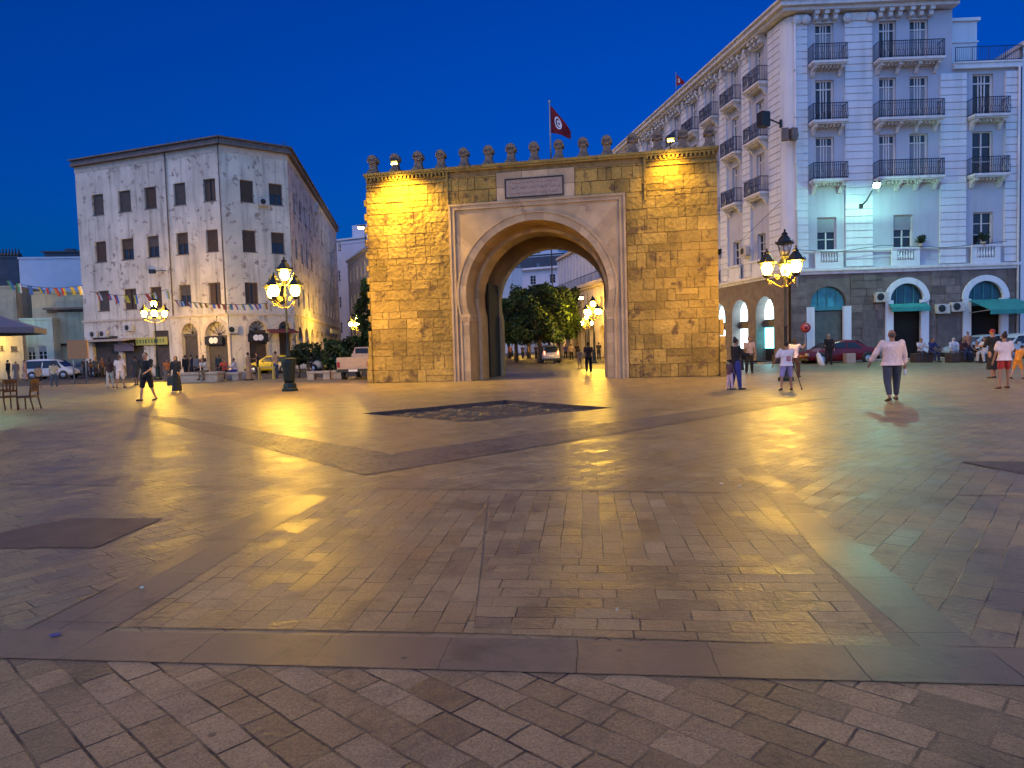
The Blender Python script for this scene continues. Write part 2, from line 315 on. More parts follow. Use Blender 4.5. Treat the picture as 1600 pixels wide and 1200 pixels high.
m_patch = mat('patched_mortar', (.115, .085, .06), .6, var=.25, scale=3, bump=.3, bscale=60)

# ------------------------------------------------------------------ ground with the sunken square
def sheet(name, poly, z, m, kind='structure', lab=None):
    b = MB(); b.add([(x, y, z) for x, y in poly], [tuple(range(len(poly)))]); o = b.build(name, m, fixn=False); tag(o, lab, kind=kind)
    if o.data.polygons[0].normal.z < 0: o.data.flip_normals()
    return o
pit = [G(565, 646).xy, G(730, 660).xy, G(958, 637).xy, G(790, 625).xy]
from mathutils.geometry import tessellate_polygon
PLZ = [(-75, -30), (75, -30), (75, 44.4), (-75, 44.4)]
def plaza():
    outer = [Vector((x, y, 0)) for x, y in PLZ]; hole = [Vector((p.x, p.y, 0)) for p in pit]
    # ring strips: split the plaza into convex pieces round the pit
    b = MB(); A = hole  # left, near, right, far
    o = outer
    b.add([o[0], o[1], A[2], A[1]], [(0, 1, 2, 3)]); b.add([o[1], o[2], A[2]], [(0, 1, 2)]); b.add([o[2], o[3], A[3], A[2]], [(0, 1, 2, 3)])
    b.add([o[3], o[0], A[0], A[3]], [(0, 1, 2, 3)]); b.add([o[0], A[1], A[0]], [(0, 1, 2)])
    ob = b.build('plaza', p_far, fixn=False); tag(ob, None, kind='structure')
    k = MB(); k.add([(x, y, z) for z in (0, -.1) for x, y in PLZ], [(4, 5, 1, 0), (5, 6, 2, 1), (6, 7, 3, 2), (7, 4, 0, 3)]); kb = k.build('kerb', m_block, fixn=False); tag(kb, None, kind='structure')
    w = MB(); n = 4
    w.add([(p.x, p.y, -.004) for p in hole] + [(p.x, p.y, -.15) for p in hole], [(i, (i + 1) % n, n + (i + 1) % n, n + i) for i in range(n)])
    wo = w.build('pit_edge', m_blockd, fixn=False); tag(wo, None, kind='structure')
    g = 1.02; c = sum(hole, Vector()) / 4
    po = sheet('pit_floor', [((p - c) * g + c).xy for p in hole], -.13, p_pit)
    rs = MB()
    for i in range(130):
        u, v = random.random(), random.random(); q = hole[0].lerp(hole[3], u).lerp(hole[1].lerp(hole[2], u), v * .92 + .04)
        rs.ball((q.x, q.y, -.13), (random.uniform(.1, .26), random.uniform(.1, .24), random.uniform(.03, .085)), 7, 4)
    tag(rs.build('pit_stones', mat('worn_cobble', (.17, .125, .06), .3, var=.5, scale=3, bump=.3)), 'loose worn stones on the floor of the sunken square', 'stones', kind='stuff')
plaza()
sheet('road', [(-400, -400), (400, -400), (400, 900), (-400, 900)], -.1, m_asph)
X = lambda *a: [G(*q).xy for q in a]
def ext(a, b, t0, t1):
    d = b - a; return a + d * t0, a + d * t1
# near smooth band
nb0a, nb0b = ext(G(0, 985).xy, G(1600, 1015).xy, -1.2, 2.2); nb1a, nb1b = ext(G(0, 1030).xy, G(1600, 1073).xy, -1.2, 2.2)
sheet('foreground_paving', [nb1a, nb1b, Vector((nb1b.x, -8)), Vector((nb1a.x, -8))], .004, p_fore)
sheet('near_band', [nb0a, nb0b, nb1b, nb1a], .008, p_band)
# inner field between the cross bands, near band and the far cross band
midL0, midL1 = G(172, 980).xy, Vector((-2.1, 8.9)); midR0, midR1 = G(1395, 1012).xy, G(1160, 745).xy
mA = G(740, 990).xy; mB = Vector((-.3, 8.55))
mC = G(960, 995).xy; mD = Vector((.95, 8.3))
sheet('inner_paving', [midL0, mA, mB, midL1], .004, p_mid2)
m_mx = Vector((mA.x, 5.3)); m_my = G(1290, 880).xy
sheet('inner_paving', [mA, midR0, m_my, m_mx], .004, p_mid)
sheet('inner_paving', [m_mx, m_my, midR1, mB], .004, p_mid2)
# right cross band, left cross band
sheet('cross_band', X((1395, 1012), (1535, 1012), (1185, 727), (1150, 732), (1215, 790)), .006, p_bandx)
sheet('cross_band', X((-60, 1034), (172, 985), (265, 930), (430, 824), (560, 752), (515, 752), (375, 812), (215, 896), (120, 947)), .006, p_bandx)
sheet('side_paving', [G(1535, 1012).xy, nb0b, Vector((12, 6.2)), G(1185, 727).xy], .004, p_side)
sheet('side_paving', [nb0a, G(-60, 1034).xy, G(215, 896).xy, G(515, 752).xy, Vector((-10, 10.2))], .004, p_side)
fb0a, fb0b = ext(G(0, 742).xy, G(1600, 756).xy, -.6, 1.6); fb1a, fb1b = ext(G(0, 757).xy, G(1600, 776).xy, -.6, 1.6)
sheet('far_band', [fb0a, fb0b, fb1b, fb1a], .007, p_side)
# diagonal cobbled bands meeting in a V
sheet('diagonal_band', X((215, 648), (290, 654), (600, 707), (640, 722), (570, 743)), .005, p_cob)
sheet('diagonal_band', X((570, 743), (618, 708), (1170, 630), (1300, 622), (1190, 640)), .006, p_cob)
sheet('patch', X((-40, 858), (150, 857), (255, 811), (110, 811), (-40, 842)), .009, m_patch)
sheet('patch', X((1500, 722), (1600, 742), (1680, 742), (1680, 722)), .009, m_patch)
# small litter
def litter(px, py, c, s, nm, lab):
    p = G(px, py); b = MB(); b.box((0, 0, .008), (s, s * .6, .012), rz=random.random() * 3, ry=.1); o = b.build(nm, plain(nm + '_mat%d' % px, c, .7), loc=(p.x, p.y, .012)); tag(o, lab, 'litter')
litter(222, 922, (.5, .7, .6), .02, 'paper_scrap', 'tiny pale green scrap on the dark worn band at left')
litter(86, 997, (.10, .09, .25), .05, 'paper_scrap', 'small blue scrap lying on the smooth band, lower left')
litter(1127, 758, (.6, .6, .55), .03, 'paper_scrap', 'leftmost small white scrap on the paving, right of centre')
litter(1155, 762, (.6, .6, .55), .03, 'paper_scrap', 'small white scrap on the paving, second of two right of centre')
litter(964, 957, (.45, .45, .35), .022, 'paper_scrap', 'single whitish scrap on the pavers near the smooth band')
exec_parts = []
# ================================================================== THE GATE
gL = PY(573, 598, 34.4); gR = PY(1131, 589, 31.2)
GF = Fr(gL, gR)
def gate():
    root = thing('city_gate', 'large free-standing yellow stone gateway with a horseshoe arch and a row of merlons', 'gate', (gL.x, gL.y, 0))
    fr = GF; H0 = 10.05
    def clamp(x, a, b): return max(a, min(b, x))
    sL, sR = fr.s(577, 400), fr.s(1121, 350)
    fs0, fs1 = fr.s(704, 400), fr.s(979, 400); fz = fr.z(840, 311)
    oc = (fr.s(735, 540) + fr.s(949, 540)) / 2; jw = (fr.s(949, 540) - fr.s(735, 540)) / 2
    ztop = fr.z(848, 343)
    def arch(hw, zt, zs=3.15, bulge=.12, n=28):
        """horseshoe path, left foot over the top to right foot"""
        r = hw + bulge; zc = zt - r; pts = [(oc - hw, 0), (oc - hw, zs)]
        a0 = math.asin(clamp((zs - zc) / r, -1, 1)); 
        for i in range(n + 1):
            a = pi - a0 + (a0 * 2 - pi) * i / n   # from left-low over the top
            pts.append((oc + r * cos(a), zc + r * sin(a)))
        pts += [(oc + hw, zs), (oc + hw, 0)]
        return pts, zc, r
    def slab(b, hw, zt, o1, o0, s0, s1, z1, bulge=.12, faces=True):
        pts, zc, r = arch(hw, zt, bulge=bulge); outp = []
        for s, z in pts:
            if z <= zc + .001: outp.append((s0 if s < oc else s1, z, 'L' if s < oc else 'R'))
            else:
                dx, dz = s - oc, z - zc; k = 1e9; side = 'T'
                if dx < -1e-6: k = (s0 - oc) / dx; side = 'L'
                elif dx > 1e-6: k = (s1 - oc) / dx; side = 'R'
                kt = (z1 - zc) / dz if dz > 1e-6 else 1e9
                if kt < k: k = kt; side = 'T'
                outp.append((oc + dx * k, zc + dz * k, side))
        for o, fl in ((o1, 0), (o0, 1)):
            for i in range(len(pts) - 1):
                q = [pts[i], pts[i + 1], outp[i + 1][:2], outp[i][:2]]
                b.add([fr.p(s, o, z) for s, z in q], [(3, 2, 1, 0) if fl else (0, 1, 2, 3)])
                if outp[i][2] != outp[i + 1][2]:
                    cs = s0 if 'L' in (outp[i][2], outp[i + 1][2]) else s1
                    b.add([fr.p(outp[i][0], o, outp[i][1]), fr.p(outp[i + 1][0], o, outp[i + 1][1]), fr.p(cs, o, z1)], [(0, 1, 2)])
        # soffit
        for i in range(len(pts) - 1):
            b.tone = random.random()
            b.add([fr.p(*(pts[i][0], o1, pts[i][1])), fr.p(pts[i + 1][0], o1, pts[i + 1][1]), fr.p(pts[i + 1][0], o0, pts[i + 1][1]), fr.p(pts[i][0], o0, pts[i][1])], [(0, 1, 2, 3)])
        b.tone = .5
        for q in ([(s0, 0), (s0, z1)], [(s0, z1), (s1, z1)], [(s1, z1), (s1, 0)]):
            (a, c), (d, e) = q
            b.add([fr.p(a, o1, c), fr.p(d, o1, e), fr.p(d, o0, e), fr.p(a, o0, c)], [(0, 1, 2, 3)])
    D = 6.2
    core = MB()
    slab(core, jw, ztop, -.02, -1.5, sL, sR, H0)
    slab(core, jw - .2, ztop - .3, -1.5, -3.0, sL, sR, H0)
    slab(core, jw + 1.0, ztop + .3, -3.0, -5.5, sL, sR, H0, bulge=.02)
    slab(core, jw - .42, ztop - .56, -5.5, -D, sL, sR, H0)
    core.build('wall', m_intr, root)
    for sg in (-1, 1):
        dl = MB(); a, c = sorted((oc + sg * (jw - .28), oc + sg * (jw - .18))); dl.fb(fr, a, c, -5.45, -3.05, 0, 4.9); dl.build('door_leaf', m_dark, root)
    # pale face of the inner orders
    for hw, zt, o, w in ((jw - .22, ztop - .3, -1.5, .14), (jw - .42, ztop - .56, -5.5, .1)):
        ed = MB(); a, _, _ = arch(hw, zt); c, _, _ = arch(hw + w, zt + w)
        for i in range(len(a) - 1):
            ed.tone = random.random(); ed.fprism(fr, [a[i], a[i + 1], c[i + 1], c[i]], o, o + .025)
        ed.build('inner_order', m_lime, root)
    # ashlar skin: irregular courses, every block on its own
    rnd = random.Random(3); sts = [MB(), MB()]; z = .02
    def rects(z0, z1):
        out = [(sL - .02, fs0 - .02), (fs1 + .02, sR + .02)]
        if z1 > fz + .03: out = [(sL - .02, pq0 - .015), (pq1 + .015, sR + .02)]
        return out
    while z < H0 - .55:
        h = rnd.choice([rnd.uniform(.26, .38), rnd.uniform(.4, .58), rnd.uniform(.5, .74)]); z1 = min(z + h, H0 - .5)
        if z < fz < z1 + .15 : z1 = fz + .01
        for a, c in rects(z + .02, z1):
            s = a; st = sts[0 if a < oc else 1]
            while s < c - .01:
                w = rnd.choice([rnd.uniform(.25, .55), rnd.uniform(.5, 1.0), rnd.uniform(.8, 1.5)]); e = s + w
                if c - e < .3: e = c
                pz0, pz1 = z, z1
                # the plaque field stays free
                if 1:
                    parts = [(s, e, pz0, pz1)]
                    if rnd.random() < .18 and w > .6: m_ = (s + e) / 2 + rnd.uniform(-.1, .1); parts = [(s, m_, pz0, pz1), (m_, e, pz0, pz1)]
                    elif rnd.random() < .14 and z1 - z > .5: m_ = (z + z1) / 2; parts = [(s, e, z, m_), (s, e, m_, z1)]
                    for p0, p1, q0, q1 in parts:
                        o = rnd.uniform(-.015, .008) if rnd.random() > .06 else -.035; j = lambda: rnd.uniform(.002, .009)
                        st.tone = clamp(rnd.gauss(.5, .22), 0, 1)
                        a0, a1, b0, b1 = p0 + j(), p1 - j(), q0 + j(), q1 - j(); g = .010; js = lambda: rnd.uniform(-.009, .009)
                        vs = [fr.p(a0, -.02, b0), fr.p(a1, -.02, b0), fr.p(a1, -.02, b1), fr.p(a0, -.02, b1),
                              fr.p(a0 + g, o + .03, b0 + g + js()), fr.p(a1 - g, o + .03 + js() * .4, b0 + g + js()), fr.p(a1 - g, o + .03, b1 - g + js()), fr.p(a0 + g, o + .03 + js() * .4, b1 - g + js())]
                        st.add(vs, [(4, 5, 6, 7), (0, 1, 5, 4), (1, 2, 6, 5), (2, 3, 7, 6), (3, 0, 4, 7)])
                s = e
        z = z1
    for st in sts: st.build('stonework', m_gate, root)
    bk = MB(); bk.fb(fr, sL + .01, fs0, -.3, -.008, .01, H0 - .02); bk.fb(fr, fs1, sR - .01, -.3, -.008, .01, H0 - .02); bk.fb(fr, fs0, fs1, -.3, -.008, fz, H0 - .02); bk.build('mortar_bed', m_gatecore, root)
    # toothed quoins on the left edge, plinths
    qn = MB(); z = 2.7
    k = 0
    while z < H0 - .9:
        h = rnd.uniform(.26, .36); w = .16 if k % 2 else .05; qn.tone = rnd.random() * .6
        qn.fb(fr, sL - w, sL - .021, -.55, .02, z, z + h - .03); z += h; k += 1
    qn.build('quoin', m_gate, root)
    pl = MB(); zz = 0
    for zt, w in ((.62, .30), (1.2, .27), (1.8, .22), (2.55, .17)):
        s = sL - w; 
        while s < sL - .03 + 0:
            pl.tone = rnd.uniform(.3, .9); pl.fb(fr, s, sL - .024, -2.2, .03 + w * .4, zz, zt - .015); break
        s = sR + .024
        pl.tone = rnd.uniform(.2, .8); pl.fb(fr, s, sR + .05 + w * .95, -D + .4, .03 + w * .5, zz, zt - .015); zz = zt
    pl.build('plinth', m_gate, root, bevel=.02)
    # moulded limestone frame and archivolt
    lm = MB(); OUT = .05
    pts, zc, r = arch(jw, ztop)
    # spandrel slab face in blocks
    fr_b = MB(); N2 = len(pts); slab_pts = []
    s0, s1, z1 = fs0 + .28, fs1 - .28, fz - .28
    outp = []
    ring = .34
    rp, _, rr = arch(jw + ring, ztop + ring, zs=3.15, bulge=.12)
    for i, (s, z) in enumerate(rp):
        if z <= zc: outp.append((s0 if s < oc else s1, z, 'L' if s < oc else 'R'))
        else:
            dx, dz = s - oc, z - zc; k = 1e9; side = 'T'
            if dx < -1e-6: k = (s0 - oc) / dx; side = 'L'
            elif dx > 1e-6: k = (s1 - oc) / dx; side = 'R'
            kt = (z1 - zc) / dz
            if kt < k: k = kt; side = 'T'
            outp.append((oc + dx * k, zc + dz * k, side))
    for i in range(len(rp) - 1):
        lm.tone = random.random() * .5 + .25
        q = [rp[i], rp[i + 1], outp[i + 1][:2], outp[i][:2]]
        lm.fprism(fr, q, -.01, OUT - .02)
        if outp[i][2] != outp[i + 1][2]:
            cs = s0 if 'L' in (outp[i][2], outp[i + 1][2]) else s1
            lm.fprism(fr, [rp[i] if 0 else outp[i][:2], outp[i + 1][:2], (cs, z1)], -.01, OUT - .02)
    lm.build('spandrel', m_lime, root)
    av = MB()
    for i in range(1, len(pts) - 2):
        av.tone = random.random(); av.fprism(fr, [pts[i], pts[i + 1], rp[i + 1], rp[i]], -.01, OUT + .03)
    for sg in (-1, 1):   # jamb courses
        z = 0
        while z < 3.1:
            h = min(random.uniform(.42, .6), 3.15 - z); av.tone = random.random()
            a, c = sorted((oc + sg * jw, oc + sg * (jw + ring))); av.fb(fr, a, c, -.01, OUT + .03, z + .006, z + h - .006); z += h
    av.build('archivolt', m_lime, root)
    mo = MB()
    a2, _, _ = arch(jw + ring, ztop + ring); c2, _, _ = arch(jw + ring + .09, ztop + ring + .09)
    for i in range(len(a2) - 1): mo.fprism(fr, [a2[i], a2[i + 1], c2[i + 1], c2[i]], -.01, OUT + .08)
    for a, c, o in ((0, .10, .13), (.10, .2, .08), (.2, .28, .11)):
        mo.fb(fr, fs0 + a, fs0 + c - .004, -.01, o, 0, fz - a); mo.fb(fr, fs1 - c + .004, fs1 - a, -.01, o, 0, fz - a); mo.fb(fr, fs0 + c, fs1 - c, -.01, o - .003, fz - c + .004, fz - a)
    for sg in (-1, 1):
        a, c = sorted((oc + sg * (jw - .07), oc + sg * (jw + ring))); mo.fb(fr, a, c, -1.2, OUT + .1, 3.0, 3.16); 
        a, c = sorted((oc + sg * (jw - .035), oc + sg * (jw + ring))); mo.fb(fr, a, c, -1.2, OUT + .07, 2.86, 3.0)
    mo.build('moulding', m_lime, root, bevel=.012)
    # plaque field
    pf = MB(); pf.tone = .5
    w = (pq1 - pq0) / 3
    for i in range(3):
        for j, (za, zb) in enumerate(((fz, fz + .62), (fz + .62, H0 - .42))): pf.tone = random.random(); pf.fb(fr, pq0 + w * i + .008, pq0 + w * (i + 1) - .008, -.01, .03 + j * .002, za + .01, zb - .006)
    pf.build('plaque_field', m_lime, root)
    a, c = fr.s(789, 295), fr.s(881, 290); zb, zt = fr.z(835, 308), fr.z(835, 277)
    pq = MB(); pq.fb(fr, a, c, .02, .06, zb, zt); po = pq.build('plaque', m_plaque, root)
    bd = MB(); t = .06
    bd.fb(fr, a, c, .05, .085, zb, zb + t); bd.fb(fr, a, c, .05, .085, zt - t, zt); bd.fb(fr, a, a + t, .05, .083, zb + t, zt - t); bd.fb(fr, c - t, c, .05, .083, zb + t, zt - t); bd.build('plaque_border', m_plq_dark, po)
    # carved arabic lettering, two worn lines
    sc = MB(); rn = random.Random(11)
    for ln in range(3):
        zc2 = zb + .2 + ln * (zt - zb - .36) / 2.2; s = a + .25
        while s < c - .25:
            kx = rn.random(); wd = rn.uniform(.07, .18)
            if kx < .3: P = [(s, zc2 - .04), (s + .005, zc2 + .11)]; wd = .05
            elif kx < .7: P = [(s, zc2 + .03), (s + wd * .3, zc2 - .03), (s + wd * .7, zc2 - .03), (s + wd, zc2 + .04)]
            else: P = [(s, zc2), (s + wd * .25, zc2 + .06), (s + wd * .5, zc2 + .02), (s + wd * .35, zc2 - .05), (s + wd, zc2 - .02)]
            sc.tube([fr.p(u, .062, v) for u, v in P], .012, 5)
            if rn.random() < .4: sc.ball(fr.p(s + wd * .5, .062, zc2 + rn.choice([-.08, .1])), .014, 5, 4)
            s += wd + rn.uniform(.02, .07)
    sc.build('inscription', m_script, po)
    # cornice and dentils
    co = MB()
    co.fb(fr, sL - .1, sR + .1, -D - .1, .14, H0 - .13, H0); co.fb(fr, sL - .06, sR + .06, -D - .05, .1, H0 - .22, H0 - .134)
    for a_, c_ in ((sL - .02, fr.s(700, 300)), (fr.s(1008, 290), sR + .02)):
        s = a_ + .05
        while s < c_ - .1: co.fb(fr, s, s + .09, .02, .13, H0 - .36, H0 - .224); s += .19
        co.fb(fr, a_, c_, -.01, .085, H0 - .66, H0 - .58)
        co.fb(fr, a_, c_, -.01, .05, H0 - .42, H0 - .36)
    co.build('cornice', m_gate, root, bevel=.01)
    pr = MB()   # shallow vertical strips
    for s in (fr.s(699, 300), fr.s(1008, 290)):
        pr.tone = .35; pr.fb(fr, s - .05, s + .05, -.01, .09, fz - 1.2 if 0 else .0 + (2.0 if s < oc else fz - .4), H0 - .23)
    pr.build('pilaster_strip', m_gate, root)
    # merlons
    xs = [579, 615, 651, 687, 724, 762, 797, 834, 872, 911, 948, 988, 1027, 1067, 1110]
    first = None
    for i, px in enumerate(xs):
        s = fr.s(px, 262 - (px - 579) * .064)
        s = clamp(s, sL + .28, sR - .3); P = fr.p(s, -.28, H0)
        b = MB(); rn = random.Random(i); w = .26 * rn.uniform(.94, 1.05)
        b.box((0, 0, .08), (w * 2.15, .52, .16), taper=.9); b.box((0, 0, .19), (w * 1.75, .42, .06))
        b.box((0, 0, .40), (w * 1.32, .34, .42), taper=.93)
        b.tube([(0, -.24, .70), (0, .24, .70)], w * .86, 12, smooth=False); b.box((0, 0, .66), (w * 1.8, .48, .2))
        o = b.build('merlon', m_merlon, root, world=False, loc=P - Vector((gL.x, gL.y, 0)), rz=fr.rz(), bevel=.03)
        o.location.z = H0 - .004; o.rotation_euler.y = rn.uniform(-.03, .03)
    return root
pq0, pq1 = GF.s(776, 300), GF.s(898, 290)
gate_root = gate()
H_G = 10.05
# floodlights on the cornice: their own lamps
def aim(o, tgt): o.rotation_euler = (Vector(tgt) - o.location).to_track_quat('-Z', 'Y').to_euler()
def floodlight(px, py, lab, power, tgt_z, col=(1, .60, .04), ang=115):
    s = GF.s(px, py); P = GF.p(s, .75, H_G + .28)
    t = thing('floodlight', lab, 'floodlight', P, GF.rz(), 'floodlights washing the gate front')
    b = MB(); b.tube([(0, .75, -.22), (0, .3, -.05), (0, .02, -.02)], .025, 6); b.box((0, .8, -.24), (.2, .16, .06)); b.build('bracket', m_iron, t, world=False)
    b = MB(); b.box((0, .0, .0), (.34, .30, .16), rx=radians(-25)); b.build('housing', m_iron, t, world=False, bevel=.015)
    b = MB(); b.box((0, -.05, -.11), (.24, .14, .03), rx=radians(20)); b.build('lens', e_flood, t, world=False)
    l = bpy.data.lights.new('flood_lamp', 'SPOT'); l.energy = power; l.color = col; l.spot_size = radians(ang); l.spot_blend = 1.0; l.shadow_soft_size = .1
    o = bpy.data.objects.new('flood_lamp', l); COL.objects.link(o); o.location = GF.p(s, .95, H_G + .02); aim(o, GF.p(s, -.15, tgt_z)); return t
floodlight(625, 256, 'glowing yellow floodlight on the left end of the gate cornice', 2500, 4.0, ang=140)
floodlight(1047, 226, 'glowing yellow floodlight on the right end of the gate cornice', 560, 8.2, ang=105)
# flags
m_flag = plain('flag_red', (.20, .006, .012), .8, var=.1); m_flagw = plain('flag_white', (.8, .78, .78), .8)
def flag_cloth(w, h, droop, n=12):
    """cloth hanging from the hoist, falling away to the right"""
    P = lambda u, v: (u * w * .78, .09 * sin(u * 7 + v * 2) * u, -v * h * (1 - .72 * u) - droop * u ** 1.1)
    b = MB(); vs = [P(i / n, j / n) for i in range(n + 1) for j in range(n + 1)]
    b.add(vs, [(i * (n + 1) + j, (i + 1) * (n + 1) + j, (i + 1) * (n + 1) + j + 1, i * (n + 1) + j + 1) for i in range(n) for j in range(n)], True)
    return b, P
def flagpole(P, H, w, h, droop, lab, rz=0):
    t = thing('flagpole', lab, 'flag', P, rz)
    b = MB(); b.tube([(0, 0, 0), (0, 0, H)], [.045, .03], 8); b.ball((0, 0, H + .05), .07, 8, 6); b.build('pole', m_pole, t, world=False)
    b, PF = flag_cloth(w, h, droop); fl = b.build('flag', m_flag, t, world=False, loc=(.04, 0, H - .12))
    d = MB(); e = MB()
    def at(u, v, off): x, y, z = PF(u, v); return Vector((x, y - off, z))
    cu, cv, ru, rv = .36, .47, .17, .29
    d.add([at(cu, cv, .012)] + [at(cu + ru * cos(a * pi / 12), cv + rv * sin(a * pi / 12), .012) for a in range(24)], [(0, 1 + i, 1 + (i + 1) % 24) for i in range(24)])
    d.build('white_disc', m_flagw, fl, world=False)
    pts = []
    for a in range(-16, 17): th = a * pi / 20 + pi; pts.append((cu + ru * .72 * cos(th), cv + rv * .72 * sin(th)))
    ins = []
    for a in range(-16, 17): th = a * pi / 20 + pi; ins.append((cu + ru * .16 + ru * .56 * cos(th), cv + rv * .56 * sin(th)))
    k = len(pts); e.add([at(u, v, .024) for u, v in pts + ins], [(i, i + 1, k + i + 1, k + i) for i in range(k - 1)])
    sp = []
    for i in range(10): rr_ = .34 if i % 2 == 0 else .14; th = i * pi / 5 + pi; sp.append(at(cu + ru * .2 + ru * rr_ * cos(th), cv + rv * rr_ * sin(th), .024))
    e.add([at(cu + ru * .2, cv, .024)] + sp, [(0, 1 + i, 1 + (i + 1) % 10) for i in range(10)])
    e.build('crescent_and_star', m_flag, fl, world=False)
    return t
sP = GF.s(855, 240); fP = GF.p(sP, -1.3, H_G - .01)
flagpole(fP, 3.0, 1.25, 1.3, 1.2, 'red flag with white disc, crescent and star on a pole above the gate', rz=radians(8))
# ================================================================== STREET LAMPS
def lantern(parent, c, lit, sc=1.0, bulb=None, simple=False):
    """six-sided lantern: cage, roof, finial; c = centre of the glass base"""
    x, y, z = c
    n = 6
    b = MB(); 
    b.lathe([(.05, -.10), (.12, -.05), (.17, 0.0), (.17, .03)], (x, y, z), 6, False)
    for j in range(6):
        a = 2 * pi * j / 6; b.tube([(x + .15 * cos(a), y + .15 * sin(a), z + .02), (x + .27 * cos(a), y + .27 * sin(a), z + .46)], .014, 4)
    b.lathe([(.27, .44), (.35, .47), (.36, .50), (.27, .56), (.22, .66), (.13, .76), (.10, .80), (.13, .84), (.07, .88), (.03, .93), (.05, .96), (.01, 1.02)], (x, y, z), 6, False)
    for j in range(6):
        a = 2 * pi * j / 6; b.tube([(x + .32 * cos(a), y + .32 * sin(a), z + .5), (x + .36 * cos(a), y + .36 * sin(a), z + .58)], [.03, .008], 4)
    o = b.build('lantern', m_iron, parent, world=False)
    g = MB(); g.ball((x, y, z + .25), (.185, .185, .225), 10, 6)
    g.build('bulb', (bulb or e_lamp) if lit else m_glassd, o, world=False)
    return o
m_glassd = plain('frosted_glass_unlit', (.45, .42, .36), .3)
def street_lamp(loc, lab, lit=(0, 1, 1, 0, 0), H=5.55, base='plain', rz=0, bulb=None, arms=4, group='ornate street lamps round the square'):
    """lit[0] = the top lantern, the rest the lower ones"""
    t = thing('street_lamp', lab, 'street lamp', loc, rz, group)
    b = MB()
    if base == 'big':
        b.lathe([(.34, 0), (.34, .10), (.29, .14), (.27, .30), (.24, .34)], n=8, smooth=False)
        b.lathe([(.20, .34), (.24, .5), (.25, .8), (.30, 1.15), (.31, 1.3), (.27, 1.36), (.2, 1.42)], n=12)
        b.lathe([(.32, 1.30), (.33, 1.33), (.32, 1.36), (.26, 1.40)], n=12)
        b.build('pedestal', m_green, t, world=False); z0 = 1.4
    else:
        b.lathe([(.3, 0), (.3, .12), (.22, .18), (.17, .3), (.15, .85), (.19, .9), (.1, 1.0)], n=8, smooth=False); b.build('pedestal', m_green, t, world=False); z0 = 1.0
    b = MB(); zt = H - 1.0
    b.lathe([(.075, z0 - .02), (.09, z0 + .1), (.06, z0 + .2), (.055, z0 + 1.0), (.075, z0 + 1.03), (.075, z0 + 1.07), (.05, z0 + 1.1), (.042, zt - .6), (.06, zt - .57), (.06, zt - .5), (.04, zt - .47), (.035, zt - .1), (.08, zt - .05)], n=10)
    b.build('pole', m_iron, t, world=False)
    lantern(t, (0, 0, zt + .03), lit[0], bulb=bulb)
    for k in range(len(arms) if isinstance(arms, tuple) else arms):
        a = radians(arms[k]) if isinstance(arms, tuple) else radians(25) + 2 * pi * k / arms; cx, cy = cos(a), sin(a); zb = zt - .75
        b = MB()
        b.tube([(cx * r, cy * r, z) for r, z in ((.04, zb - .3), (.16, zb - .34), (.34, zb - .26), (.5, zb - .14), (.62, zb - .12), (.68, zb - .04), (.68, zb + .02))], .022, 6)
        sp = [(cx * (.30 + .12 * (1 - i / 14) * cos(i * .8)), cy * (.30 + .12 * (1 - i / 14) * cos(i * .8)), zb + .02 + .12 * (1 - i / 14) * sin(i * .8)) for i in range(13)]
        b.tube(sp, .014, 5); b.ball((cx * .62, cy * .62, zb - .2), .035, 6, 5); b.tube([(cx * .5, cy * .5, zb - .14), (cx * .56, cy * .56, zb - .24), (cx * .66, cy * .66, zb - .26)], [.02, .012, .005], 5)
        b.lathe([(.03, zb - .0), (.1, zb + .02), (.1, zb + .04)], (cx * .68, cy * .68, 0), 8)
        b.build('arm', m_brass, t, world=False)
        lantern(t, (cx * .68, cy * .68, zb + .08), lit[1 + k], bulb=bulb)
    return t
p = G(453, 611); street_lamp((p.x, p.y, 0), 'ornate lamp post with a green pedestal and lit lanterns, left of the gate', (1, 1, 1, 1), base='big', arms=(160, 250, 322))
p = G(1228, 595); street_lamp((p.x, p.y, 0), 'ornate lamp post with dark top lantern, behind the child in the numbered shirt', (0, 1, 1, 1), base='plain', arms=(183, 282, 65), H=5.6)
p = G(247, 591); street_lamp((p.x, p.y, -.1), 'ornate lit lamp post before the shop row of the peeling building', (1, 1, 1, 1, 1), rz=radians(0), H=6.3, bulb=e_lampmid)
p = PY(558, 500, 74); street_lamp((p.x, p.y, -.1), 'ornate lit lamp post far down the side street, beside the left edge of the gate', (1, 1, 1, 1, 1), H=5.9, bulb=e_lampfar)
p = PY(927, 500, 62); street_lamp((p.x, p.y, -.1), 'nearest lit lamp post seen through the arch, at its right', (1, 1, 1, 1, 1), H=5.9, bulb=e_lampfar)
for i, (px, Y) in enumerate(((917, 84), (909, 104), (903, 126), (897, 150), (892, 176))):
    p = PY(px, 510, Y); o = street_lamp((p.x, p.y, -.1), '%s lit lamp post of the row seen through the arch' % ['second', 'third', 'fourth', 'fifth', 'farthest'][i], (0, 1, 1, 0, 0) if i else (1, 1, 0, 1, 0), H=5.6, arms=4 if i < 1 else 2, bulb=e_lampfar) if i < 3 else street_lamp((p.x, p.y, -.1), '%s lit lamp post of the row seen through the arch' % ['', '', '', 'fifth', 'farthest'][i], (0, 1, 1), H=5.4, arms=2, bulb=e_lampfar)
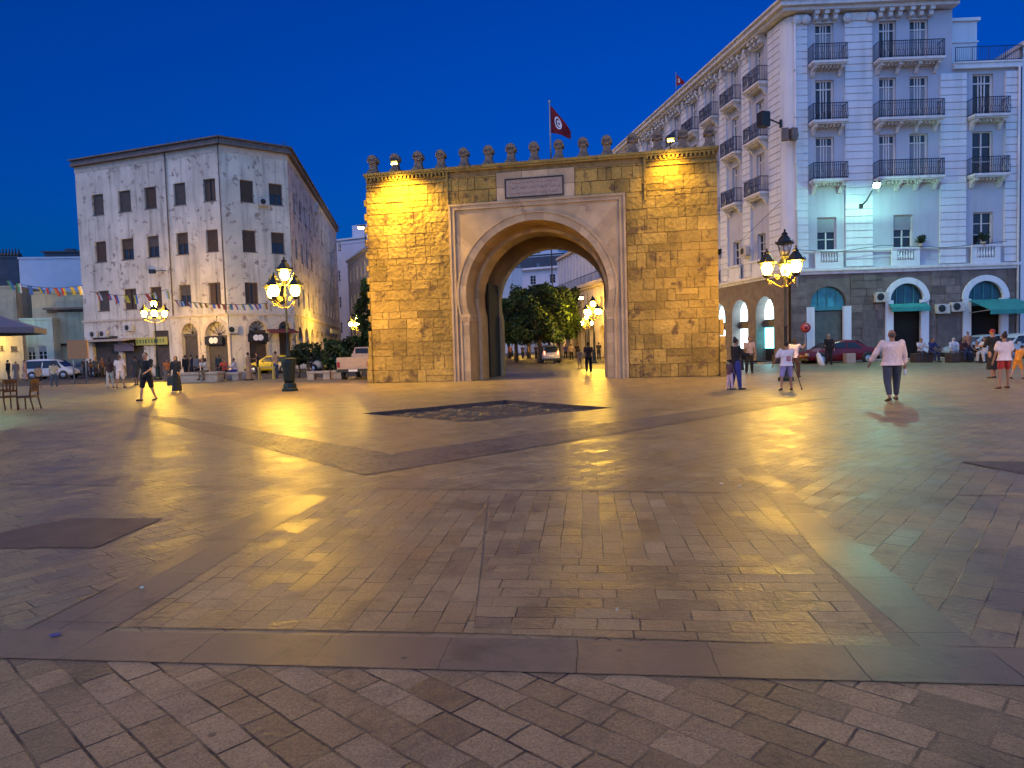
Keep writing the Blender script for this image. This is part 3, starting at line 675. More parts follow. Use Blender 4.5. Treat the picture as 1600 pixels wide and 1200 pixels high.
# unseen lamp posts outside the picture, the warm two added to light near paving
e_mint = emat('mint_bulb', (.55, 1.0, .55), 90)
street_lamp((-20.8, 26, 0), 'lamp post with greenish bulbs on the left side of the square, off the picture', (1, 1, 1, 1, 1), rz=.3, bulb=e_mint)
street_lamp((19, 9.5, 0), 'ornate lamp post added on the right side of the square, off the picture', (1, 1, 1, 1, 1), rz=.9)
street_lamp((-4.5, -15, 0), 'ornate lamp post added unseen behind the camera', (1, 1, 1, 1, 1), rz=.5)
# ================================================================== BUILDINGS
def wall_holes(b, fr, s0, s1, z0, z1, holes, o=0.0, depth=.35):
    """front wall sheet with rectangular openings and reveals; arches add their own spandrels"""
    S_ = sorted({s0, s1} | {h[0] for h in holes} | {h[1] for h in holes}); Z_ = sorted({z0, z1} | {h[2] for h in holes} | {h[3] for h in holes})
    S_ = [s for s in S_ if s0 <= s <= s1]; Z_ = [z for z in Z_ if z0 <= z <= z1]
    for i in range(len(S_) - 1):
        for j in range(len(Z_) - 1):
            cs, cz = (S_[i] + S_[i + 1]) / 2, (Z_[j] + Z_[j + 1]) / 2
            if any(h[0] < cs < h[1] and h[2] < cz < h[3] for h in holes): continue
            b.add([fr.p(S_[i], o, Z_[j]), fr.p(S_[i + 1], o, Z_[j]), fr.p(S_[i + 1], o, Z_[j + 1]), fr.p(S_[i], o, Z_[j + 1])], [(0, 1, 2, 3)])
    for h in holes:
        a, c, d, e = h[:4]
        for q in (((a, d), (a, e)), ((a, e), (c, e)), ((c, e), (c, d)), ((c, d), (a, d))):
            (x1, y1), (x2, y2) = q
            b.add([fr.p(x1, o, y1), fr.p(x2, o, y2), fr.p(x2, o - depth, y2), fr.p(x1, o - depth, y1)], [(0, 1, 2, 3)])
        if len(h) > 4:   # round head: fill the two corners
            r = (c - a) / 2; m = (a + c) / 2; zc = e - r; n = 8
            for sg in (-1, 1):
                for k in range(n):
                    t0, t1 = pi / 2 * k / n, pi / 2 * (k + 1) / n
                    p0 = (m + sg * r * cos(t0), zc + r * sin(t0)); p1 = (m + sg * r * cos(t1), zc + r * sin(t1))
                    b.add([fr.p(p0[0], o, p0[1]), fr.p(p1[0], o, p1[1]), fr.p(m + sg * r, o, e)], [(0, 1, 2)])
                    b.add([fr.p(p0[0], o, p0[1]), fr.p(p1[0], o, p1[1]), fr.p(p1[0], o - depth, p1[1]), fr.p(p0[0], o - depth, p0[1])], [(0, 1, 2, 3)])
def backing(root, fr, s0, s1, z0, z1, o, D, m=None, name='mass'):
    b = MB(); b.fb(fr, s0, s1, -D, o, z0, z1); return b.build(name, m or m_white, root)
def window(root, fr, s0, s1, z0, z1, style='french', depth=.3, o=0, rnd=random, sm=None):
    """frame with mullions, a pane, and shutters as the photo shows them"""
    b = MB(); w = s1 - s0; m = (s0 + s1) / 2; t = .07
    b.fb(fr, s0, s0 + t, o - depth, o - depth + .12, z0, z1); b.fb(fr, s1 - t, s1, o - depth, o - depth + .12, z0, z1)
    b.fb(fr, s0 + t, s1 - t, o - depth, o - depth + .12, z1 - t, z1)
    if style == 'plain': b.fb(fr, s0 - .06, s1 + .06, o - .05, o + .05, z0 - .07, z0 - .002)
    wf = b.build('window', m_rbtrim if style != 'plain' else m_lbcorn, root)
    g = MB(); g.add([fr.p(s0 + t, o - depth + .03, z0), fr.p(s1 - t, o - depth + .03, z0), fr.p(s1 - t, o - depth + .03, z1 - t), fr.p(s0 + t, o - depth + .03, z1 - t)], [(0, 1, 2, 3)]); g.build('pane', m_pane, wf)
    k = MB()
    if style == 'french':
        zt = z1 - t - .5; k.fb(fr, s0 + t, s1 - t, o - depth + .03, o - depth + .12, zt - .04, zt + .04)
        for q in (.0, .33, .5, .67, 1.): s = s0 + t + (w - 2 * t) * q; k.fb(fr, s - .035, s + .035, o - depth + .03, o - depth + .10, z0, z1 - t)
        k.build('mullion', m_rbtrim, wf)
        if rnd.random() < .75:
            k = MB(); q = [(0.02, .31), (.35, .48), (.52, .65), (.69, .98)]
            for a, c in q:
                if rnd.random() < .12: continue
                z = z0 + .1
                aa, cc = s0 + t + (w - 2 * t) * a + .03, s0 + t + (w - 2 * t) * c - .02
                if cc - aa < .05: continue
                k.fb(fr, aa, cc, o - depth + .04, o - depth + .07, z0 + .05, zt - .06)
            k.build('shutter', m_shutw, wf)
    elif style == 'plain':
        r = rnd.random(); mm = sm or m_shut
        if r < .5: k.fb(fr, s0 + t, s1 - t, o - depth + .05, o - depth + .09, z0, z1 - t); [k.fb(fr, s0 + t + .02, s1 - t - .02, o - depth + .09, o - depth + .11, z0 + i * .14 + .02, z0 + i * .14 + .09) for i in range(int((z1 - z0 - t) / .14))]
        elif r < .75: k.fb(fr, s0 + t, m - .06, o - depth + .05, o - depth + .09, z0, z1 - t); k.fb(fr, m + .12, s1 - t, o - depth + .05, o - depth + .09, z0, z1 - t)
        else: k.fb(fr, s0 + t, s1 - t, o - depth + .05, o - depth + .09, z0 + (z1 - z0) * .5, z1 - t); k.fb(fr, m - .03, m + .03, o - depth + .04, o - depth + .1, z0, z1 - t)
        k.build('shutter', mm, wf)
    else:
        k.fb(fr, m - .04, m + .04, o - depth + .03, o - depth + .1, z0, z1 - t)
        for q in (.33, .66): z = z0 + (z1 - z0) * q; k.fb(fr, s0 + t, s1 - t, o - depth + .03, o - depth + .1, z - .025, z + .025)
        k.build('mullion', m_rbtrim, wf)
        if style == 'blind':
            k = MB(); k.fb(fr, s0 + t, s1 - t, o - depth + .1, o - depth + .13, z0 + (z1 - z0) * .55, z1 - t); k.build('roller_blind', m_shutw, wf)
    return wf
def balcony(root, fr, s0, s1, z, o=0, proj=.85, h=1.05):
    b = MB(); b.fb(fr, s0, s1, o - .01, o + proj, z - .16, z); b.fb(fr, s0 + .05, s1 - .05, o - .01, o + proj - .07, z - .24, z - .162)
    bl = b.build('balcony', m_rbtrim, root, bevel=.015)
    k = MB(); n = 2 if s1 - s0 < 3.4 else 4
    for i in range(n):
        s = s0 + .28 + (s1 - s0 - .56) * i / (n - 1)
        poly = [(0, z - .24), (proj - .15, z - .24), (proj - .2, z - .38), (.3, z - .52), (.12, z - .8), (0, z - .85)]
        vs = [fr.p(s + q, o + a, c) for q in (-.11, .11) for a, c in poly]; m_ = len(poly)
        k.add(vs, [tuple(range(m_ - 1, -1, -1)), tuple(range(m_, 2 * m_))] + [(i_, (i_ + 1) % m_, m_ + (i_ + 1) % m_, m_ + i_) for i_ in range(m_)])
    s = s0 + .5
    while s < s1 - .5: k.fb(fr, s, s + .12, o, o + .5, z - .37, z - .242); s += .24
    k.build('console', m_rbtrim, bl)
    r = MB(); z1 = z + h; i0, i1, oo = s0 + .05, s1 - .05, o + proj - .06
    r.tube([fr.p(i0, o, z1), fr.p(i0, oo, z1), fr.p(i1, oo, z1), fr.p(i1, o, z1)], .028, 5, smooth=False); r.tube([fr.p(i0, o, z + .1), fr.p(i0, oo, z + .1), fr.p(i1, oo, z + .1), fr.p(i1, o, z + .1)], .02, 4, smooth=False)
    r.tube([fr.p(i0, oo, z1 - .18), fr.p(i1, oo, z1 - .18)], .012, 4, smooth=False)
    nb = int((i1 - i0) / .115)
    for i in range(nb + 1):
        s = i0 + (i1 - i0) * i / nb; big = i % 7 == 0
        r.tube([fr.p(s, oo, z), fr.p(s, oo + (.06 if not big else 0), z + .32), fr.p(s, oo, z + .6), fr.p(s, oo, z1)], .03 if big else .021, 4, cap=False, smooth=False)
        if not big and i % 2: r.ball(fr.p(s, oo, z + .48), .045, 5, 4)
    for q in (i0, i1):
        for i in range(6): r.tube([fr.p(q, o + proj * i / 6.3, z), fr.p(q, o + proj * i / 6.3, z1)], .013, 4, cap=False, smooth=False)
    r.build('railing', m_rail, bl)
    return bl
def rusticated(root, fr, s0, s1, z0, z1, o0, o1, step=.47, m=None):
    b = MB(); n = max(1, round((z1 - z0) / step)); h = (z1 - z0) / n
    b.fb(fr, s0 + .015, s1 - .015, o0, o1 - .07, z0, z1)
    for i in range(n): b.fb(fr, s0, s1, o0 + .01, o1, z0 + i * h + .03, z0 + (i + 1) * h - .03)
    b.build('pilaster', m or m_rb, root)
def ac_unit(root, fr, s, z, o=0, lab=None, w=.85, h=.58):
    t = thing('air_conditioner', lab, 'air conditioner', fr.p(s, o, z), fr.rz(), 'outdoor air conditioning units')
    b = MB(); b.box((0, -.2, h / 2), (w, .32, h)); b.box((0, -.2, -.03), (w * 1.05, .4, .04)); c = b.build('casing', m_ac, t, world=False, bevel=.015)
    f = MB(); f.lathe([(.22, 0), (.24, .02), (.2, .03), (.05, .035)], (0, 0, 0), 14); g = f.build('fan_grille', m_black, c, world=False, loc=(-w * .14, -.365, h / 2)); g.rotation_euler.x = pi / 2
    return t
# ---------------- right-hand white building
RBf = Fr(PY(1232, 300, 47), (PY(1232, 300, 47).x + 16, 46.6))
RA = PY(1232, 300, 47); RBk = PY(965, 235, 81.5)
d_ = Vector((RBk.x - RA.x, RBk.y - RA.y)).normalized(); LS = 38.5
RBs = Fr((RA.x + d_.x * LS, RA.y + d_.y * LS), (RA.x, RA.y))     # runs from far end to the corner, outward = toward the left
def sd(s): return LS - s                                         # s measured from the corner
ZR = [(7.35, 9.5), (11.85, 14.73), (15.62, 18.4), (19.37, 22.0)]  # window bottoms and tops per storey
def right_building():
    root = thing('corner_apartment_block', 'tall white corner building with iron balconies and a dark stone ground floor, right', 'building', (RA.x, RA.y, 0))
    f = RBf; rn = random.Random(5)
    R1 = f.s(1490, 60); R2 = f.s(1592, 300)
    # --- front: bays
    zb, zt = 6.15, 22.55
    bays = [(f.s(1264), f.s(1322), [(f.s(1277), f.s(1306))], 4), (f.s(1364), f.s(1469), [(f.s(1375, 150), f.s(1402, 150)), (f.s(1423, 150), f.s(1452, 150))], 4), (f.s(1509), f.s(1569), [(f.s(1520), f.s(1552))], 3)]
    low = [(f.s(1279), f.s(1309)), (f.s(1398), f.s(1428)), (f.s(1522), f.s(1553))]
    b = MB(); holes = []
    for (a, c, ws, nf), lw in zip(bays, low):
        holes.append((lw[0], lw[1], ZR[0][0], ZR[0][1]))
        for k in range(1, nf):
            for w in ws: holes.append((w[0], w[1], ZR[k][0], ZR[k][1]))
    zp = 18.7
    wall_holes(b, f, .35, R1, zb, zt, [h for h in holes if h[1] < R1], -.15); wall_holes(b, f, R1, R2, zb, zp, [h for h in holes if h[0] > R1], -.15)
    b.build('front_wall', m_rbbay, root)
    for bi, ((a, c, ws, nf), lw) in enumerate(zip(bays, low)):
        window(root, f, lw[0], lw[1], ZR[0][0], ZR[0][1], 'blind' if bi < 2 else 'casement', .28, -.15, rn)
        for k in range(1, nf):
            for w in ws: window(root, f, w[0], w[1], ZR[k][0], ZR[k][1], 'french' if bi < 2 or k == 2 else 'casement', .28, -.15, rn)
            balcony(root, f, a + .08, c - .08, ZR[k][0], -.15)
    # mass behind, roof
    backing(root, f, .5, R1 - .02, .0, zt + .2, -.6, 14, name='rear_mass'); backing(root, f, R1 - .02, R2 - .05, .0, zp, -.6, 12, name='rear_mass')
    # pilasters
    for a, c, t in ((f.s(1245), f.s(1264), zt), (f.s(1322), f.s(1364), zt), (f.s(1469), f.s(1509), zp - .2), (f.s(1569), f.s(1590), zp - .2)):
        rusticated(root, f, a, c, zb + .05, t, -.3, .0)
        if t > 20:   # capital block with scrolls
            k = MB(); k.fb(f, a - .04, c + .04, -.1, .10, t - .5, t - .02)
            for s in (a + .12, c - .12):
                k.lathe([(.30, -.06), (.30, .10), (.2, .12), (.12, .2)], (0, 0, 0), 14)
                n = 14 * 4; base = len(k.v) - n
                for i in range(base, len(k.v)): v = k.v[i]; k.v[i] = f.p(s + v.x, .10 + v.z, t - .36 + v.y)
            k.build('capital', m_rbtrim, root)
    # rounded corner with downpipe
    k = MB(); 
    cx = MB(); n = 6
    for j in range(n + 1): pass
    A0 = f.p(.95, -.02, 0); A1 = RBs.p(sd(.95), -.02, 0); cc = RBf.p(0, 0, 0)
    pts = []
    for j in range(9):
        u = j / 8; q = A1 * (1 - u) ** 2 + cc * 2 * u * (1 - u) + A0 * u * u; pts.append(q)
    vs = [Vector((p.x, p.y, z)) for z in (zb, zt) for p in pts]; cx.add(vs, [(i, i + 1, 9 + i + 1, 9 + i) for i in range(8)], True); cx.build('corner_wall', m_rb, root, fixn=False)
    k.tube([f.p(.45, .16, 5.0), f.p(.45, .16, zt - .2)], .075, 8); k.tube([f.p(R2 - .1, .12, 0), f.p(R2 - .1, .12, zp)], .07, 8)
    for z in (7, 10, 13, 16, 19, 22): k.box(f.p(.45, .16, z), (.22, .2, .06))
    k.build('downpipe', m_white, root)
    # --- side wall, receding
    g = RBs; bs = [3.8 + 3.64 * i for i in range(9)]
    b = MB(); holes = []
    for i, s in enumerate(bs):
        for k_, (z0, z1) in enumerate(ZR):
            if k_ == 0: z0, z1 = 7.3, 9.1
            if k_ == 0 and i % 2 == 1 and i > 2: pass
            holes.append((sd(s) - .55, sd(s) + .55, z0, z1))
    wall_holes(b, g, 0, LS - .35, zb, zt, holes, -.15)
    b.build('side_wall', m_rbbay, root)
    for i, s in enumerate(bs):
        for k_, (z0, z1) in enumerate(ZR):
            if k_ == 0: z0, z1 = 7.3, 9.1
            window(root, g, sd(s) - .55, sd(s) + .55, z0, z1, 'french' if k_ else 'casement', .28, -.15, rn)
            if k_: balcony(root, g, sd(s) - 1.15, sd(s) + 1.15, z0, -.15, proj=.75)
        a = s + 1.25; c = s + 3.64 - 1.25
        rusticated(root, g, sd(c), sd(a), zb + .05, zt, -.3, .0)
        k = MB(); k.fb(g, sd(c) - .03, sd(a) + .03, -.1, .1, zt - .5, zt - .02)
        for s_ in (sd(c) + .1, sd(a) - .1):
            k.tube([g.p(s_, .1, zt - .2), g.p(s_, .34, zt - .15), g.p(s_, .38, zt - .3), g.p(s_, .2, zt - .5), g.p(s_, .15, zt - .9)], [.1, .11, .1, .08, .04], 6)
        k.build('capital', m_rbtrim, root)
    rusticated(root, g, sd(2.45), sd(.95), zb + .05, zt, -.3, .0)
    backing(root, g, 0, sd(.9), 5.7, zt + .2, -.6, 9, name='rear_mass'); backing(root, g, 0, sd(1.6), 0, 5.69, -1.1, 9, name='rear_mass')
    # modillions under the eaves
    k = MB()
    for fr_, cs in ((f, [(f.s(1291), 3), (f.s(1389, 100), 3), (f.s(1437, 100), 3)]), (g, [(sd(s), 3) for s in bs])):
        for c, n_ in cs:
            k = MB()
            for j in (-1, 0, 1):
                s = c + j * .62
                k.fb(fr_, s - .15, s + .15, -.16, .42, zt - .12, zt + .1); k.fb(fr_, s - .13, s + .13, -.16, .25, zt - .42, zt - .122); k.ball(fr_.p(s, .24, zt - .34), .12, 8, 6)
            k.fb(fr_, c - .75, c + .75, -.16, -.08, 22.02, 22.1); k.build('modillion', m_rbtrim, root)
    # cornice round both sides
    k = MB()
    for (z0, z1, pr) in ((zt + .1, zt + .32, .5), (zt + .32, zt + .62, .78), (zt + .62, zt + .75, .95), (zt + .75, zt + 1.25, .3)):
        P0 = g.p(-.2, pr, 0); P2 = f.p(R1 + .1, pr, 0)
        # corner intersection of the two offset lines
        a, u, c, v = g.p(0, pr, 0), g.d, f.p(0, pr, 0), f.d
        den = u.x * v.y - u.y * v.x; t = ((c.x - a.x) * v.y - (c.y - a.y) * v.x) / den; P1 = a + u * t
        q = [P0, P1, P2, f.p(R1 + .1, -2, 0), f.p(2, -2, 0), g.p(-.2, -2, 0)]
        k.prism([(p.x, p.y) for p in q], z0, z1 - .004)
    k.build('cornice', m_rbtrim, root)
    # lower right part: parapet, terrace railing, roof room
    k = MB(); k.fb(f, R1 + .02, R2 + .1, -.4, .12, zp, zp + .32); k.fb(f, R1 + .02, R2 + .1, -.4, .2, zp + .32, zp + .42); k.build('terrace_parapet', m_rb, root)
    r = MB(); z0 = zp + .42; a, c = R1 + .1, R2 + .1
    for z in (z0 + .08, z0 + .95): r.tube([f.p(a, .05, z), f.p(c, .05, z)], .025, 5)
    n = int((c - a) / .13)
    for i in range(n + 1): s = a + (c - a) * i / n; r.tube([f.p(s, .05, z0), f.p(s, .05, z0 + .95)], .013 if i % 8 else .03, 4, cap=False, smooth=False)
    r.build('terrace_railing', m_rail, root)
    k = MB(); k.fb(f, R1 + .15, f.s(1548, 40), -5, -1.4, zp, 22.3); k.fb(f, R1 + .1, f.s(1548, 40) + .15, -5.1, -1.25, 22.3, 22.5); k.fb(f, R1 + .14, f.s(1548, 40) + .06, -5.05, -1.3, 20.9, 21.0); k.build('roof_room', m_rb, root)
    # first-floor balustrade band over the slab, both sides
    k = MB()
    for fr_, a, c in ((f, .2, R2), (g, 0, sd(.2))):
        k.fb(fr_, a, c, -.3, .22, 5.95, 6.13); k.fb(fr_, a, c, -.3, .10, 5.75, 5.946)
    k.build('string_course', m_rbtrim, root)
    for a, c in low:
        k = MB(); a -= .25; c += .3
        k.fb(f, a, c, .0, .16, 6.135, 6.5); k.fb(f, a, c, .0, .2, 7.2, 7.34); k.fb(f, a, a + .35, .0, .16, 6.504, 7.196); k.fb(f, c - .35, c, .0, .16, 6.504, 7.196)
        n = 6
        for i in range(n):
            s = a + .47 + (c - a - .94) * i / (n - 1); k.lathe([(.04, 0), (.075, .12), (.085, .25), (.045, .45), (.05, .6), (.07, .69)], f.p(s, .09, 6.505), 8)
        k.build('balustrade', m_rb, root)
    k = MB(); k.fb(f, .95, R2 - .1, -.02, .03, 7.22, 7.32); k.build('rail_moulding', m_rb, root)
    for i, s in enumerate(bs[:7]):
        k = MB()
        k.fb(g, sd(s) - .9, sd(s) + .9, .0, .14, 6.135, 6.45); k.fb(g, sd(s) - .9, sd(s) + .9, .0, .2, 7.1, 7.24); k.fb(g, sd(s) - .9, sd(s) + .9, .02, .1, 6.454, 7.096); k.build('parapet', m_rb, root)
    # --- ground floor in dark stone
    arches = [(f.s(1264, 500), f.s(1325, 500)), (f.s(1387, 500), f.s(1446, 500)), (f.s(1508, 500), f.s(1570, 500))]
    b = MB(); hs = []
    ah = []
    for i, (a, c) in enumerate(arches):
        zt_ = 4.95 if i == 0 else 5.0
        ah.append((a + .12, c - .12, .0, zt_ - .0, 1))
    wall_holes(b, f, .1, R2 - .12, 0, 5.75, ah, .0, .5); b.build('ground_floor_wall', m_rbstone, root)
    for i, (a, c) in enumerate([(.1, arches[0][0] - .15), (arches[0][1] + .15, arches[1][0] - .35), (arches[1][1] + .35, arches[2][0] - .35), (arches[2][1] + .1, R2 - .2)]):
        z = 0.05; st = MB()
        while z < 5.6:
            h = min(.52, 5.74 - z); s = a
            while s < c - .02:
                w = rn.uniform(.6, 1.1); e = min(s + w, c); 
                if c - e < .3: e = c
                st.tone = rn.random(); st.fb(f, s + .012, e - .012, -.02, rn.uniform(.03, .07), z + .012, z + h - .012); s = e
            z += h
        st.build('ground_floor_stonework', m_rbstone, root)
    # door surrounds
    for i, (a, c) in enumerate(arches):
        m_ = (a + c) / 2; r = (c - a) / 2 - .12; zt_ = 4.95 if i == 0 else 5.0; zc = zt_ - r
        k = MB()
        if i:
            n = 16
            for j in range(n):
                t0, t1 = pi * j / n, pi * (j + 1) / n
                k.fprism(f, [(m_ + (r - .02) * cos(t0), zc + (r - .02) * sin(t0)), (m_ + (r - .02) * cos(t1), zc + (r - .02) * sin(t1)), (m_ + (r + .36) * cos(t1), zc + (r + .36) * sin(t1)), (m_ + (r + .36) * cos(t0), zc + (r + .36) * sin(t0))], -.1, .12)
        if i: k.build('door_arch', m_rb, root)
        for sg in (-1, 1):
            k = MB(); p, q = sorted((m_ + sg * (r - .22), m_ + sg * (r + .3))); k.fb(f, p, q, -.1, .1, 0, zc - .002 if i else 3.6); k.build('door_jamb', m_rb, root)
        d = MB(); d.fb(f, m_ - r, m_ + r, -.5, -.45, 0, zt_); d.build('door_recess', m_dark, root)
        k = MB(); zz = 3.45
        if i == 0:
            k.fb(f, m_ - r + .2, m_ + r - .2, -.4, -.3, .1, 3.3)
            for j in range(26): k.fb(f, m_ - r + .2, m_ + r - .2, -.3, -.275, .12 + j * .122, .2 + j * .122)
            k.build('roller_door', mat('grey_green_roller', (.11, .14, .13), .6), root)
        k = MB(); k.fb(f, m_ - r, m_ + r, -.3, -.16, 3.36, 3.62); 
        for j in range(1, 4): k.fb(f, m_ - r + j * r / 2 - .03, m_ - r + j * r / 2 + .03, -.3, -.2, 3.62, zt_ - .2)
        k.build('transom', m_teal, root)
        k = MB(); n = 12
        k.add([f.p(m_ + (r - .03) * cos(pi * j / n), -.27, zc + (r - .03) * sin(pi * j / n)) for j in range(n + 1)] + [f.p(m_ - r + .03, -.27, 3.62), f.p(m_ + r - .03, -.27, 3.62)], [tuple(range(n + 1)) + (n + 1, n + 2)]); k.build('fanlight', mat('teal_fanlight', (.05, .26, .33), .25, var=.5, scale=1.5, bump=0) if i == 0 else mat('dark_teal_fanlight', (.02, .09, .13), .25, var=.4, scale=1.5, bump=0), root)
    # pavement panels between
    for a, c in ((arches[0][1] + .9, arches[1][0] - .7), (arches[1][1] + .7, arches[2][0] - .6)):
        k = MB(); k.fb(f, a, c, .06, .1, 0, 3.3); k.build('timber_hoarding', mat('weathered_hoarding', (.13, .11, .105), .8, var=.25, scale=4, streak=.3), root)
    # side ground floor arcade
    b = MB(); holes = []
    for i in range(9): s = 3.2 + 3.64 * i; holes.append((sd(s) - 1.22, sd(s) + 1.22, 0, 4.6, 1))
    wall_holes(b, g, 0, sd(.1), 0, 5.75, holes, .0, .8); b.build('arcade_wall', m_rbstone, root)
    for i in range(9):
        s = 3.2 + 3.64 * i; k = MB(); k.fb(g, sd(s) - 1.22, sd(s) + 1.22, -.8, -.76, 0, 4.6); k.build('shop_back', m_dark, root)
        if i < 4:
            k = MB(); a, c = sd(s) - 1.2, sd(s) + .35
            k.fb(g, a, c, -.74, -.7, 3.0, 4.4); k.build('shop_window', e_shop, root)
            k = MB(); k.fb(g, a, c - .4, -.74, -.7, .9, 2.4); k.build('shop_window', e_shopc if i == 0 else e_shop, root)
            k = MB(); k.fb(g, sd(s) + .36, sd(s) + 1.2, -.74, -.6, 0, 3.2)
            for j in range(14): k.fb(g, sd(s) + .38, sd(s) + 1.18, -.6, -.57, .1 + j * .22, .24 + j * .22)
            k.fb(g, a, c, -.74, -.55, 2.45, 2.9); k.build('shop_shutter', m_shut, root)
    # small bracketed boxes
    return root
rb_root = right_building()
# things fixed to it but liftable
f = RBf
for px, py, lab in ((1374, 470, 'cream air conditioner left of the middle arched doorway of the white building'), (1469, 488, 'lower left air conditioner of the pair between the two arched doorways, right'), (1492, 485, 'upper right air conditioner of the pair between the two arched doorways, right')):
    s, z = f.on(px, py); ac_unit(None, f, s, z - .05, .05, lab)
s, z = RBs.on(1170, 405); ac_unit(None, RBs, s, z + .3, .1, 'air conditioner on the first-floor ledge of the white building, facing the gate')
def awning(fr, s0, s1, z, proj, drop, lab, m):
    t = thing('awning', lab, 'awning', fr.p(s0, 0, z))
    b = MB(); n = 6; vs = [fr.p(s0 + (s1 - s0) * i / n, o, zz) for o, zz in ((.1, z), (proj, z - drop), (proj + .02, z - drop - .28)) for i in range(n + 1)]
    b.add(vs, [(r * (n + 1) + i, r * (n + 1) + i + 1, (r + 1) * (n + 1) + i + 1, (r + 1) * (n + 1) + i) for r in range(2) for i in range(n)])
    c = b.build('canvas', m, t); sol = c.modifiers.new('thick', 'SOLIDIFY'); sol.thickness = .02
    b = MB(); b.tube([fr.p(s0 + .05, .05, z - drop - .1), fr.p(s0 + .05, proj, z - drop)], .025, 5); b.tube([fr.p(s1 - .05, .05, z - drop - .1), fr.p(s1 - .05, proj, z - drop)], .025, 5); b.build('arm', m_pole, t)
awning(f, f.s(1512), f.s(1588), 3.75, 2.3, .75, 'long green canvas awning over the right-hand arched doorway', m_awn)
awning(f, f.s(1387), f.s(1447), 3.65, .5, .25, 'short green awning valance over the middle arched doorway', m_awn)
# teal floodlight on a bracket arm
s, z = f.on(1345, 322); P0 = f.p(s, .02, z); s2, z2 = f.on(1367, 292)
Pl = PY(1369, 290, 44.6)
t = thing('bracket_floodlight', 'greenish glaring floodlight on a slanted arm on the white facade', 'floodlight', P0)
b = MB(); b.tube([P0, P0 + Vector((.2, -.3, .25)), Pl + Vector((0, .1, .06))], .045, 6); b.box(P0, (.25, .1, .3)); b.build('arm', m_iron, t)
b = MB(); b.box(Pl + Vector((0, 0, .09)), (.42, .14, .36), rx=radians(50)); b.build('housing', m_iron, t)
b = MB(); b.box(Pl + Vector((0, -.08, -.02)), (.32, .04, .26), rx=radians(50)); b.build('lens', e_teal, t)
# camera box and loudspeakers near the corner
g = RBs; Pc = PY(1193, 187, 46.5); Pw = g.p(*( (g.on(1214, 188)[0]), 0, 0)); Pw.z = PY(1214, 188, 47.3).z
t = thing('projector_box', 'black box on a short arm high on the corner of the white building', 'lamp box', Pc)
b = MB(); b.box(Pc, (.62, .6, .95), rz=.3); b.build('box', m_black, t, bevel=.03); b = MB(); b.tube([Pc + Vector((.2, 0, .1)), Vector((g.p(sd(.8), .1, 0).x, g.p(sd(.8), .1, 0).y, Pc.z + .1))], .05, 6); b.box((g.p(sd(.8), .05, 0).x, g.p(sd(.8), .05, 0).y, Pc.z + .1), (.1, .2, .5)); b.build('arm', m_black, t)
Ps = PY(1233, 210, 46.4)
t = thing('speaker_cluster', 'pair of dark grey loudspeakers on the corner downpipe of the white building', 'loudspeaker', Ps)
for dx, nm in ((-.27, 'speaker'), (.27, 'speaker')):
    b = MB(); b.box(Ps + Vector((dx, 0, 0)), (.42, .4, .78), rz=dx); b.build(nm, m_lbcorn, t, bevel=.03)
b = MB(); b.fb(RBf, .3, .5, .0, .5, Ps.z - .1, Ps.z + .1); b.build('bracket', m_black, t)
# roof flag beyond
Pf = RBs.p(RBs.on(1060, 140)[0], .2, 23.75)
flagpole(Pf, 1.75, 1.0, 1.0, .75, 'small red flag with white disc above the roof edge of the white building', rz=radians(-50))
# pavement before the right building
pv = MB(); pv.fb(RBf, -2.2, 60, .02, 1.6, -.1, .04); tag(pv.build('pavement', m_block), None, kind='structure')
# next building at the far right edge, and the one beyond along the avenue
def simple_block(label, fr, s0, s1, H, depth, cols, rows, m, corn=m_rbtrim, wst='casement', wsz=(1.0, 1.7), ground=None, rn=random.Random(2), name='apartment_block', base=-.1, balc=False):
    root = thing(name, label, 'building', fr.p(s0, 0, 0))
    holes = []
    for c in cols:
        for r in rows: holes.append((c - wsz[0] / 2, c + wsz[0] / 2, r, r + wsz[1]))
    holes = [h for h in holes if h[0] > s0 + .1 and h[1] < s1 - .1]
    b = MB(); wall_holes(b, fr, s0, s1, base, H, holes, 0, .3); b.build('wall', m, root)
    b = MB(); b.fb(fr, s0 + .01, s1 - .01, -depth, -.35, base, H); b.build('rear_mass', m, root)
    for h in holes:
        window(root, fr, *h, wst, .25, 0, rn)
        if balc: balcony(root, fr, h[0] - .5, h[1] + .5, h[2], 0, .6)
    k = MB(); k.fb(fr, s0 - .1, s1 + .1, -depth, .25, H, H + .25); k.fb(fr, s0 - .02, s1 + .02, -.02, .08, H - .6, H - .45); k.build('cornice', corn, root)
    return root
R2 = RBf.s(1592, 300)
simple_block('narrow slice of a pale blue building at the right edge of the picture', RBf, R2 + .15, R2 + 12, 20.0, 8, [R2 + 3 + 3 * i for i in range(3)], [7.3, 11.6, 15.5], m_rb)
m_bluew = mat('blue_white_wash', (.55, .58, .66), .85, var=.06, scale=1, bump=.1)
